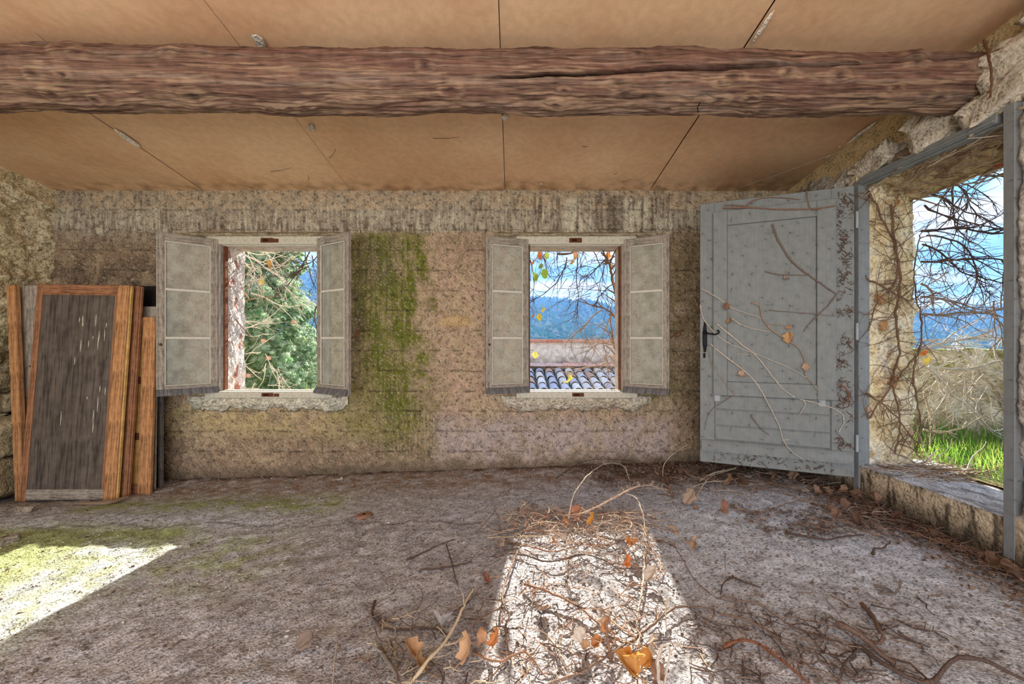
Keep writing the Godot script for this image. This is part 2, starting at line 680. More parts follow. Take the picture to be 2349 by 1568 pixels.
func wall_bump(x: float, y: float) -> float:
	# how far the rough back wall stands out at a point
	var top := smoothstep(2.27, 2.33, y)
	var b := 0.016 * noise_rough.get_noise_2d(x * 2.2, y * 2.2) * (1.0 - top * 0.6)
	b += 0.011 * noise_rough.get_noise_2d(x * 11.0, y * 13.0) * (1.0 - top * 0.55)
	var cell := noise_cell.get_noise_2d(x * 26.0, y * 26.0)
	b += 0.006 * clampf(-cell - 0.25, -0.4, 0.6) * (1.0 - top * 0.5)
	# joints left by the boards it was cast against
	for k in 13:
		var line := 0.18 + 0.193 * k + 0.008 * noise_soft.get_noise_2d(x * 1.3, k * 7.0)
		var near := absf(y - line)
		if near < 0.012:
			b -= 0.012 * (1.0 - near / 0.012) * clampf(0.55 + noise_rough.get_noise_2d(x * 4.0, k * 3.0) * 1.6, 0.0, 1.0)
	# a lump of pale mortar between the windows
	var e := Vector2((x + 0.54) / 0.17, (y - 1.422) / 0.075).length()
	b += 0.02 * (1.0 - smoothstep(0.6, 1.05, e + 0.3 * noise_rough.get_noise_2d(x * 14.0, y * 14.0)))
	return b


func build_back_wall() -> void:
	var xs := []
	for o in OPENINGS:
		xs.append_array([o[0] - 0.02, o[1] + 0.02])
	var us := steps(LEFT - 0.15, 2.75, 0.0095, xs)
	var vs := steps(-0.2, 2.78, 0.0095, [OPEN_LOW - 0.02, OPEN_TOP + 0.02])
	var at := func(x: float, y: float) -> Vector3:
		return Vector3(x, y, BACK + wall_bump(x, y))
	var base := srgb(212, 188, 156)
	var pinkish := srgb(218, 186, 162)
	var ochre := srgb(218, 198, 146)
	var greyc := srgb(176, 164, 148)
	var paler := srgb(230, 224, 200)
	var darkc := srgb(124, 110, 94)
	var moss := srgb(118, 126, 48)
	var olive := srgb(162, 152, 98)
	var lilac := srgb(208, 192, 186)
	var wet := srgb(150, 130, 108)
	var black := srgb(52, 44, 36)
	var tint := func(x: float, y: float, p: Vector3) -> Color:
		var a := noise_soft.get_noise_2d(x * 0.8, y * 0.8 + 4.0)
		var b := noise_rough.get_noise_2d(x * 3.0 + 7.0, y * 3.0)
		var c := noise_rough.get_noise_2d(x * 14.0, y * 14.0)
		var streak := noise_rough.get_noise_2d(x * 17.0, y * 1.1)
		var fine := noise_rough.get_noise_2d(x * 48.0, y * 2.2)
		var col := base.lerp(pinkish, clampf(0.4 + b, 0.0, 1.0))
		col = col.lerp(wet, clampf(0.18 + a * 0.5 + c * 0.5, 0.0, 0.65))
		# lower left: ochre render, lower right: lilac-grey bloom
		col = col.lerp(ochre, clampf(zone(x, y, -3.3, -1.3, 0.3, 0.62, 0.1) * (0.55 + b), 0.0, 0.8))
		col = col.lerp(lilac, clampf(zone(x, y, -0.75, 1.5, 0.1, 0.5, 0.1) * (0.75 + b * 0.8), 0.0, 0.9))
		col = col.lerp(wet, clampf(zone(x, y, -3.4, -0.7, -0.2, 0.34, 0.1) * (0.4 + b), 0.0, 0.6))
		# damp upper left corner and the strip beside the left window
		col = col.lerp(wet, clampf(zone(x, y, -4.6, -3.3, 1.35, 2.25, 0.2) * (0.75 + b * 0.8), 0.0, 0.92))
		col = col.lerp(darkc, clampf(zone(x, y, -4.5, -3.2, 1.5, 1.95, 0.15) * (0.35 + b), 0.0, 0.8))
		col = col.lerp(greyc, clampf(zone(x, y, -4.6, -3.3, 2.2, 2.8, 0.1) * (0.7 + c), 0.0, 0.9))
		# moss below the damp between the windows
		var edge_r := -0.90 + 0.22 * b + 0.06 * c
		var edge_l := -1.55 + 0.22 * b + smoothstep(1.6, 0.6, y) * 0.22
		var g := zone(x, y, edge_l, edge_r, 0.55, 2.28, 0.12)
		g *= 0.35 + 0.8 * smoothstep(-0.2, 0.4, streak) + 0.5 * c + 0.5 * b
		col = col.lerp(olive, clampf(zone(x, y, -1.72, edge_r + 0.05, 0.3, 2.33, 0.14) * (0.75 + b * 0.5), 0.0, 0.9))
		col = col.lerp(moss, clampf(g * 0.95, 0.0, 0.95))
		col = col.lerp(moss, clampf(zone(x, y, -1.25, -0.75, 0.12, 0.7, 0.1) * (0.25 + fine), 0.0, 0.7))
		col = col.lerp(darkc, clampf(zone(x, y, -1.62, -1.42, 0.85, 1.75, 0.07) * (0.5 + b), 0.0, 0.7))
		col = col.lerp(darkc, clampf(zone(x, y, -1.7, -1.1, 1.75, 2.2, 0.12) * (0.35 + c), 0.0, 0.6))
		# right end, behind the door
		col = col.lerp(olive, clampf(zone(x, y, 1.25, 2.6, 0.6, 2.25, 0.1) * (0.45 + b), 0.0, 0.75))
		col = col.lerp(wet, clampf(smoothstep(1.35, 1.75, x) * (0.5 + b * 0.6), 0.0, 0.75))
		# upper band: smoother cement with drip marks
		var band := smoothstep(2.25, 2.31, y + 0.02 * b)
		var up := greyc.lerp(paler, clampf(0.25 + 0.55 * b + 0.75 * smoothstep(0.0, 0.55, fine), 0.0, 1.0))
		up = up.lerp(darkc, clampf(0.75 * smoothstep(0.05, 0.5, -streak) * (0.5 + smoothstep(2.3, 2.48, 2.75 - y + 2.0)), 0.0, 0.8))
		if y > 2.5:
			up = up.lerp(base, clampf(0.45 + c + b, 0.0, 0.85))
		col = col.lerp(up, band * 0.9)
		# pale whitewashed panels with dark runs above the right window
		var wash := zone(x, y, 0.5, 1.5, 2.26, 2.6, 0.02) * smoothstep(-0.16, 0.05, noise_rough.get_noise_2d(x * 5.0, y * 0.5 + 3.0))
		col = col.lerp(paler, clampf(wash * 0.85, 0.0, 0.9))
		col = col.lerp(darkc, clampf(band * zone(x, y, 0.0, 1.5, 2.26, 2.62, 0.03) * smoothstep(0.12, 0.4, noise_rough.get_noise_2d(x * 9.0 + 5.0, y * 0.6)) * 0.8, 0.0, 0.8))
		col = col.lerp(darkc, zone(x, y, 0.90, 1.07, 2.2, 2.62, 0.02) * 0.7)
		# board joints and holes keep dark dirt
		for k in 13:
			var line := 0.18 + 0.193 * k + 0.008 * noise_soft.get_noise_2d(x * 1.3, k * 7.0)
			var near := absf(y - line)
			if near < 0.01:
				col = col.lerp(black, (1.0 - near / 0.01) * clampf(0.3 + noise_rough.get_noise_2d(x * 4.0, k * 3.0) * 1.5, 0.0, 0.75))
		if c < -0.3:
			col = col.lerp(black, clampf((-0.3 - c) * 3.0, 0.0, 0.6))
		if noise_cell.get_noise_2d(x * 26.0, y * 26.0) < -0.86:
			col = col.lerp(paler, 0.5)
		# pale mortar lump
		var e := Vector2((x + 0.54) / 0.17, (y - 1.422) / 0.075).length()
		col = col.lerp(srgb(222, 190, 140), (1.0 - smoothstep(0.65, 1.05, e + 0.4 * c)) * 0.85)
		# earth splash at the foot
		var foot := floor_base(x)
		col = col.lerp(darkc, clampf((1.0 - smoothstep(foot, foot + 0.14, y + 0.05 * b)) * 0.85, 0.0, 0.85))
		return col
	var hole := func(x: float, y: float) -> bool:
		for o in OPENINGS:
			if x > o[0] - 0.02 and x < o[1] + 0.02 and y > OPEN_LOW - 0.02 and y < OPEN_TOP + 0.02:
				return true
		return false
	var w := thing("wall_back", "stained cast concrete wall with moss between two small windows", "wall", Vector3.ZERO, "", "structure")
	part(w, "face", sheet(us, vs, at, tint, hole), m.wall)
	# the thickness of the wall round the two openings
	var core := Shape.new()
	var z0 := BACK - 0.045
	var z1 := BACK - 0.31
	var zc := (z0 + z1) * 0.5
	var t := z0 - z1
	var cuts := [LEFT - 0.5, OPENINGS[0][0] - 0.02, OPENINGS[0][1] + 0.06, OPENINGS[1][0] - 0.04, OPENINGS[1][1] + 0.02, 3.0]
	for k in [0, 2, 4]:
		core.box(Vector3((cuts[k] + cuts[k + 1]) * 0.5, 1.3, zc), Vector3(cuts[k + 1] - cuts[k], 3.4, t), 0.005)
	for k in [1, 3]:
		var mid: float = (cuts[k] + cuts[k + 1]) * 0.5
		core.box(Vector3(mid, (OPEN_LOW - 0.03 - 0.4) * 0.5, zc), Vector3(cuts[k + 1] - cuts[k], OPEN_LOW - 0.03 + 0.4, t), 0.005)
		core.box(Vector3(mid, (OPEN_TOP + 0.005 + 3.0) * 0.5, zc), Vector3(cuts[k + 1] - cuts[k], 3.0 - OPEN_TOP - 0.005, t), 0.005)
	for i in core.c.size():
		core.c[i] = srgb(226, 208, 184)
	part(w, "core", core.mesh(), m.plaster)
	# the rough left cheek of the first opening
	var cheek_u := steps(z0, z1 - 0.015, 0.008)
	var cheek_v := steps(OPEN_LOW - 0.05, OPEN_TOP + 0.03, 0.01)
	var cheek_at := func(z: float, y: float) -> Vector3:
		return Vector3(OPENINGS[0][0] - 0.008 + 0.016 * noise_rough.get_noise_2d(z * 4.0, y * 3.0), y, z)
	var cheek_tint := func(z: float, y: float, p: Vector3) -> Color:
		var c := noise_rough.get_noise_2d(z * 6.0 + 3.0, y * 3.5)
		return srgb(240, 228, 214).lerp(srgb(190, 120, 92), clampf(smoothstep(0.22, 0.5, c) * 0.9, 0.0, 0.9))
	part(w, "reveal", sheet(cheek_u, cheek_v, cheek_at, cheek_tint), m.plaster)


func build_left_wall() -> void:
	var us := steps(-4.0, -2.6, 0.012)
	us.append_array(steps(-2.5, 2.4, 0.12))
	var vs := steps(-0.3, 3.6, 0.013)
	var at := func(z: float, y: float) -> Vector3:
		var b := 0.05 * noise_ridge.get_noise_2d(z * 0.6, y * 1.1) + 0.022 * noise_rough.get_noise_2d(z * 1.8, y * 3.2) + 0.006 * noise_rough.get_noise_2d(z * 14.0, y * 18.0)
		var ledge := 0.025 * smoothstep(0.0, 0.35, noise_rough.get_noise_2d(z * 1.5, y * 6.0))
		var low := (1.0 - smoothstep(0.55, 1.3, y)) * -0.09
		return Vector3(LEFT + 0.03 + (b + ledge) * 0.8 + low, y, z)
	var base := srgb(234, 218, 178)
	var light_tan := srgb(244, 234, 204)  # paler render tone, spread by noise
	var dark := srgb(160, 146, 108)
	var green := srgb(190, 180, 132)
	var tint := func(z: float, y: float, p: Vector3) -> Color:
		var a := noise_soft.get_noise_2d(z * 1.3, y * 1.3)
		var c := noise_rough.get_noise_2d(z * 8.0, y * 12.0)
		var col := base.lerp(light_tan, clampf(0.35 + a + c * 0.6, 0.0, 1.0))
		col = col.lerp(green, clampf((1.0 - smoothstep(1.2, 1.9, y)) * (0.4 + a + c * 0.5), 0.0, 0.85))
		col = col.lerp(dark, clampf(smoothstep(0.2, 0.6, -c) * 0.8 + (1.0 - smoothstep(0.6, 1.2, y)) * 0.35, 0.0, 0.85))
		return col
	var w := thing("wall_left", "rough rubble stone wall with crumbling ochre render", "wall", Vector3.ZERO, "", "structure")
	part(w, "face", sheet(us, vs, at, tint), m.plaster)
	part(w, "core", block(Vector3(0.3, 4.2, 7.0), 0.01), m.plaster, Transform3D(Basis(), Vector3(LEFT - 0.42, 1.6, -0.7)))
	# stones laid bare where the render has gone
	var rows := [[0.02, 0.33, 0.50, -3.50], [0.36, 0.34, 0.46, -3.56], [0.40, 0.30, 0.5, -3.02], [0.06, 0.3, 0.45, -2.98], [0.73, 0.17, 0.30, -3.62], [0.74, 0.2, 0.36, -3.26], [0.92, 0.16, 0.26, -3.5], [0.95, 0.14, 0.24, -3.8], [1.10, 0.13, 0.22, -3.66], [0.76, 0.15, 0.2, -3.86], [1.12, 0.15, 0.3, -3.35], [0.55, 0.16, 0.2, -3.85]]
	for i in rows.size():
		var r: Array = rows[i]
		part(w, "stone", stone_mesh(i, Vector3(0.26 if i < 4 else 0.17, r[1], r[2])), m.plaster, Transform3D(Basis.from_euler(Vector3(0.06 * sin(i * 2.0), 0.12 * cos(i * 3.0), 0.05 * sin(i * 5.0))), Vector3(LEFT + (0.06 if i < 4 else -0.005), r[0] + r[1] * 0.5 - 0.1, r[3])))


func stone_mesh(sd: int, size: Vector3, col := Color(-1, 0, 0), rough := 0.16) -> ArrayMesh:
	# a worn stone: a rounded block pushed about by noise
	var us := steps(0.0, TAU, 0.19)
	var vs := steps(-PI * 0.5, PI * 0.5, 0.19)
	var tone := srgb(200, 184, 150) if col.r < 0.0 else col
	var o := sd * 13.7
	var at := func(u: float, v: float) -> Vector3:
		var d := Vector3(cos(v) * cos(u), sin(v), cos(v) * sin(u))
		var e := Vector3(signf(d.x) * pow(absf(d.x), 0.45), signf(d.y) * pow(absf(d.y), 0.45), signf(d.z) * pow(absf(d.z), 0.45))
		var k := 1.0 + rough * noise_rough.get_noise_3d(d.x * 1.1 + o, d.y * 1.1, d.z * 1.1) + rough * 0.4 * noise_rough.get_noise_3d(d.x * 4.0 + o, d.y * 4.0, d.z * 4.0)
		return e * k * size * 0.5
	var tint := func(u: float, v: float, p: Vector3) -> Color:
		var c := noise_rough.get_noise_3d(p.x * 9.0 + o, p.y * 9.0, p.z * 9.0)
		return tone.lerp(srgb(120, 108, 74), clampf(0.2 + c, 0.0, 0.7))
	return sheet(us, vs, at, tint, null, false, true)


func right_x(z: float, y: float) -> float:
	# the right wall leans out above the door and is swollen with render near it
	var x := 2.55 + 0.11 * smoothstep(2.3, 2.75, y)
	x += 0.02 * noise_rough.get_noise_2d(z * 2.0 + 4.0, y * 2.0) + 0.012 * noise_rough.get_noise_2d(z * 8.0, y * 8.0) + 0.004 * noise_rough.get_noise_2d(z * 30.0, y * 30.0)
	x -= (0.045 + 0.03 * noise_rough.get_noise_2d(z * 2.4, y * 1.7 + 5.0)) * smoothstep(-2.06, -2.0, z) * (1.0 - smoothstep(2.3, 2.5, y))
	if y < DOOR_LOW + 0.03 and z < -1.9:
		x = lerpf(x, 2.5, 0.75)
	return x


func build_right_wall() -> void:
	var us := steps(-4.0, -1.2, 0.012, [DOOR_FAR - 0.03, DOOR_NEAR + 0.03])
	us.append_array(steps(-1.1, 2.4, 0.12))
	var vs := steps(-0.2, 3.7, 0.012, [DOOR_LOW, DOOR_TOP + 0.03])
	var at := func(z: float, y: float) -> Vector3:
		return Vector3(right_x(z, y), y, z)
	var base := srgb(202, 198, 190)
	var pale := srgb(228, 224, 216)
	var dark := srgb(150, 138, 122)
	var dark_brown := srgb(70, 60, 50)  # dark tone for drips, the foot and the upper back corner
	var step_tone := srgb(222, 204, 176)
	var tint := func(z: float, y: float, p: Vector3) -> Color:
		var a := noise_soft.get_noise_2d(z * 1.1 + 8.0, y * 1.1)
		var c := noise_rough.get_noise_2d(z * 7.0, y * 7.0)
		var col := base.lerp(pale, clampf(0.3 + a + c * 0.7, 0.0, 1.0)).lerp(dark, clampf(smoothstep(0.1, 0.6, -c) * 0.7, 0.0, 0.7))
		if y < DOOR_LOW + 0.02 and z < -1.95:
			var drip := noise_rough.get_noise_2d(z * 11.0, y * 2.0)
			col = step_tone.lerp(dark_brown, clampf(smoothstep(0.12, 0.35, drip) * 0.8 + smoothstep(0.22, 0.1, y) * 0.6, 0.0, 0.85))
		col = col.lerp(dark_brown, clampf(smoothstep(-3.3, -3.9, z) * smoothstep(2.2, 2.6, y) * 0.7, 0.0, 0.7))  # darker upwards and back, into the ceiling corner
		col = col.lerp(dark_brown, clampf((1.0 - smoothstep(0.16, 0.3, y)) * 0.6, 0.0, 0.6))
		return col
	var hole := func(z: float, y: float) -> bool:
		return z > DOOR_FAR - 0.03 and z < DOOR_NEAR + 0.03 and y > DOOR_LOW and y < DOOR_TOP + 0.03
	var w := thing("wall_right", "pale rough rendered stone wall holding the garden doorway", "wall", Vector3.ZERO, "", "structure")
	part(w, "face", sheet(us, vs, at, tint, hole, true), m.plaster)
	# thickness of the wall round the doorway
	var core := Shape.new()
	var xa := 2.62
	var xb := 2.97
	core.box(Vector3((xa + xb) * 0.5, 1.6, (-4.25 + DOOR_FAR - 0.03) * 0.5), Vector3(xb - xa - 0.03, 4.2, DOOR_FAR - 0.03 + 4.25), 0.01)
	core.box(Vector3((xa + xb) * 0.5, 1.6, (DOOR_NEAR + 0.03 + 2.4) * 0.5), Vector3(xb - xa, 4.2, 2.4 - DOOR_NEAR - 0.03), 0.01)
	core.box(Vector3((xa + xb) * 0.5, (DOOR_TOP + 0.04 + 3.7) * 0.5, -2.52), Vector3(xb - xa, 3.7 - DOOR_TOP - 0.04, 1.2), 0.01)
	core.box(Vector3((xa + xb) * 0.5, 0.0, -2.52), Vector3(xb - xa, 2.0 * DOOR_LOW - 0.03, 1.2), 0.01)
	for i in core.c.size():
		core.c[i] = srgb(222, 200, 156)
	part(w, "core", core.mesh(), m.plaster)
	# far cheek of the doorway, bare golden limestone with a broken outer edge
	var cu := steps(DOOR_X - 0.0, 3.0, 0.009)
	var cv := steps(DOOR_LOW - 0.05, DOOR_TOP + 0.06, 0.01)
	var cheek := func(x: float, y: float) -> Vector3:
		var edge := smoothstep(2.86, 3.0, x)
		var b := 0.03 * noise_rough.get_noise_2d(x * 4.0, y * 3.0) + 0.015 * noise_rough.get_noise_2d(x * 12.0, y * 12.0)
		return Vector3(x + edge * 0.05 * noise_rough.get_noise_1d(y * 4.0), y, DOOR_FAR - 0.01 + b - edge * edge * 0.07)
	var cheek_tint := func(x: float, y: float, p: Vector3) -> Color:
		var c := noise_rough.get_noise_2d(x * 8.0, y * 8.0)
		var a := noise_soft.get_noise_2d(x * 3.0, y * 3.0)
		return srgb(252, 232, 186).lerp(srgb(252, 244, 222), clampf(0.3 + a, 0.0, 1.0)).lerp(srgb(206, 176, 130), clampf(smoothstep(0.15, 0.55, -c) * 0.75, 0.0, 0.8))
	part(w, "reveal", sheet(cu, cv, cheek, cheek_tint), m.plaster)
	# head of the doorway
	var hu := steps(2.5, 3.0, 0.02)
	var hv := steps(DOOR_FAR - 0.04, DOOR_NEAR + 0.3, 0.02)
	var head := func(x: float, z: float) -> Vector3:
		return Vector3(x, DOOR_TOP + 0.015 - 0.1 * smoothstep(2.62, 2.95, x) + 0.025 * noise_rough.get_noise_2d(x * 6.0, z * 6.0), z)
	var head_tint := func(x: float, z: float, p: Vector3) -> Color:
		return srgb(244, 224, 184).lerp(srgb(180, 140, 108), clampf(noise_rough.get_noise_2d(x * 9.0, z * 9.0) + 0.2, 0.0, 0.8))
	part(w, "soffit", sheet(hu, hv, head, head_tint, null, true), m.plaster)
	# doorstep: a worn concrete top running out to the grass
	var su := steps(2.5, 3.3, 0.012)
	var sv := steps(DOOR_FAR - 0.2, DOOR_NEAR + 0.5, 0.012)
	var top := func(x: float, z: float) -> Vector3:
		return Vector3(x, DOOR_LOW + 0.006 * noise_rough.get_noise_2d(x * 7.0, z * 7.0) - 0.02 * smoothstep(3.1, 3.3, x), z)
	var top_tint := func(x: float, z: float, p: Vector3) -> Color:
		var c := noise_rough.get_noise_2d(x * 10.0, z * 3.0)
		return srgb(214, 212, 210).lerp(srgb(110, 100, 94), clampf(0.1 + c * 1.3, 0.0, 0.8))
	part(w, "doorstep", sheet(su, sv, top, top_tint), m.floor)
	# lumps of render smeared along the wooden lintel
	var lumps := [[-2.88, 2.475, 0.30, 0.17, 0.16], [-2.45, 2.53, 0.30, 0.26, 0.18], [-2.10, 2.50, 0.34, 0.18, 0.19], [-1.95, 2.62, 0.40, 0.30, 0.18], [-1.72, 2.74, 0.40, 0.36, 0.20], [-2.98, 2.44, 0.24, 0.09, 0.13]]
	for i in lumps.size():
		var l: Array = lumps[i]
		part(w, "render_lump", stone_mesh(30 + i, Vector3(l[4], l[3], l[2]), srgb(232, 222, 204), 0.5), m.plaster, Transform3D(Basis.from_euler(Vector3(-0.35, 0.06 * i, 0.1)), Vector3(2.585, l[1], l[0])))
	var pole := Shape.new()
	var pts := curve_through([Vector3(2.60, 2.445, -3.3), Vector3(2.58, 2.455, -2.7), Vector3(2.585, 2.46, -2.2), Vector3(2.58, 2.465, -1.7)], 0.06)
	pole.tube(pts, taper(pts.size(), 0.035, 0.042, 0.06), 10, srgb(150, 132, 112))
	part(w, "lintel_pole", pole.mesh(), m.vine)
	part(w, "lintel", block(Vector3(0.12, 0.10, 1.5), 0.015), m.plaster, Transform3D(Basis(), Vector3(2.615, 2.44, -2.5)))


func build_rear() -> void:
	# unseen rear wall; its wide open bay is added for the fill light
	var w := thing("wall_rear", "unseen rendered wall behind the viewer, its wide open bay added for fill light", "wall", Vector3.ZERO, "", "structure")
	var s := Shape.new()
	s.box(Vector3(-4.25, 1.6, 3.0), Vector3(0.9, 4.4, 0.3), 0.01)
	s.box(Vector3(2.5, 1.6, 3.0), Vector3(1.1, 4.4, 0.3), 0.01)
	s.box(Vector3(-0.9, 3.25, 3.0), Vector3(6.0, 1.15, 0.3), 0.01)
	for i in s.c.size():
		s.c[i] = srgb(190, 178, 156)
	part(w, "face", s.mesh(), m.plaster)


func ceiling_y(z: float) -> float:
	return 2.677 + 0.141 * (z - BACK)


func build_ceiling() -> void:
	var w := thing("ceiling", "sloping ceiling of brown fibre boards with open joints", "ceiling", Vector3.ZERO, "", "structure")
	var seams := [LEFT - 0.3, -2.95, -1.54, -0.067, 1.318, 2.95]
	var tan_c := srgb(246, 208, 168)
	var deep := srgb(230, 184, 144)
	var overlay := srgb(150, 116, 84)  # darker brown for the back edge and right corner of the boards
	for k in 5:
		var x0: float = seams[k] + 0.002
		var x1: float = seams[k + 1] - 0.002
		var us := steps(x0, x1, 0.03)
		var vs := steps(-4.0, -1.0, 0.03)
		vs.append_array(steps(-0.95, 3.1, 0.1))
		var at := func(x: float, z: float) -> Vector3:
			var sag := 0.005 * sin(PI * (x - x0) / (x1 - x0)) * (0.5 + 0.5 * sin(z * 2.1 + k))
			return Vector3(x, ceiling_y(z) - sag + 0.004 * noise_soft.get_noise_2d(x * 2.0, z * 2.0) + 0.002 * k * (k % 2), z)
		var tint := func(x: float, z: float, p: Vector3) -> Color:
			var a := noise_soft.get_noise_2d(x * 0.9, z * 0.9)
			var c := noise_rough.get_noise_2d(x * 5.0, z * 5.0)
			var col := tan_c.lerp(deep, clampf(0.35 + a * 0.8 + c * 0.25, 0.0, 1.0))
			col = col.lerp(overlay, clampf(smoothstep(-3.6, -3.95, z) * (0.3 + c) + smoothstep(1.5, 2.6, x) * smoothstep(-3.0, -3.9, z) * 0.7, 0.0, 0.8))  # boards turn darker towards the back wall and the right corner
			return col
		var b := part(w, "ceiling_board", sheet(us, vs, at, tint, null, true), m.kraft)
		b.set_meta("label", "brown fibre ceiling board")
	var back := Shape.new()
	back.box(Vector3(-0.8, ceiling_y(-0.5) + 0.09, -0.5), Vector3(8.2, 0.12, 7.6), 0.01, Basis(Vector3(1, 0, 0), -atan(0.141)), srgb(60, 45, 35))
	part(w, "roof_deck", back.mesh(), m.tint)
	# smears of filler on the joints
	var fills := [[-2.925, -3.11, 0.05, 0.22, 0.06, 255], [-1.467, -2.98, 0.04, 0.09, 0.5, 235], [-0.05, -2.87, 0.05, 0.06, 0.0, 245], [1.32, -2.80, 0.055, 0.055, 0.2, 235], [2.60, -3.03, 0.035, 0.24, 0.0, 255], [2.58, -3.33, 0.02, 0.05, 0.1, 250], [1.335, -2.17, 0.025, 0.2, 0.0, 255], [-1.40, -2.26, 0.06, 0.10, 0.1, 215], [2.57, -3.2, 0.012, 0.02, 0.1, 235], [0.27, -3.75, 0.025, 0.012, 0.0, 225], [1.66, -3.3, 0.02, 0.012, 0.0, 225]]
	for f in fills:
		var s := Shape.new()
		var pts := []
		for q in 14:
			var an := TAU * q / 14.0
			var r: float = 1.0 + 0.35 * noise_rough.get_noise_2d(q * 2.7, f[0] * 9.0)
			pts.append(Vector3(cos(an) * f[2] * 0.5 * r, 0.0, sin(an) * f[3] * 0.5 * r))
		var low := []
		for p in pts:
			low.append(Vector3(p.x * 0.8, -0.006, p.z * 0.9))
		var col := srgb(f[5], f[5] - 6, f[5] - 20)
		for q in 14:
			s.face([Vector3(0, -0.007, 0), low[q], low[(q + 1) % 14]], Vector3.ZERO, col)
			s.face([pts[q], pts[(q + 1) % 14], low[(q + 1) % 14], low[q]], Vector3.ZERO, col)
		part(w, "filler_smear", s.mesh(), m.plaster, Transform3D(Basis(Vector3(1, 0, 0), -atan(0.141)) * Basis(Vector3(0, 1, 0), f[4]), Vector3(f[0], ceiling_y(f[1]) - 0.013, f[1])))
	# scratches and short dark splinters stuck to the boards
	var hairs := [[-1.5, -3.35, 0.16, 0.7], [-2.1, -3.55, 0.22, 1.3], [-1.85, -3.7, 0.12, 0.4], [-0.6, -3.1, 0.2, 1.5], [1.0, -3.72, 0.09, 1.0], [0.9, -3.6, 0.05, 0.3], [0.2, -1.95, 0.25, 1.6], [-2.62, -2.4, 0.2, 0.2], [1.3, -2.66, 0.05, 0.9], [0.55, -3.2, 0.05, 1.5]]
	for hh in hairs:
		var s := Shape.new()
		var p0 := Vector3(hh[0], ceiling_y(hh[1]) - 0.012, hh[1])
		var dirn := Vector3(sin(hh[3]), 0.141 * cos(hh[3]), cos(hh[3]))
		var pts := curve_through([p0, p0 + dirn * hh[2] * 0.5 + Vector3(0.01, -0.004, 0.0), p0 + dirn * hh[2]], 0.03)
		s.tube(pts, taper(pts.size(), 0.0022, 0.001), 4, srgb(84, 58, 40))
		part(w, "splinter", s.mesh(), m.vine)


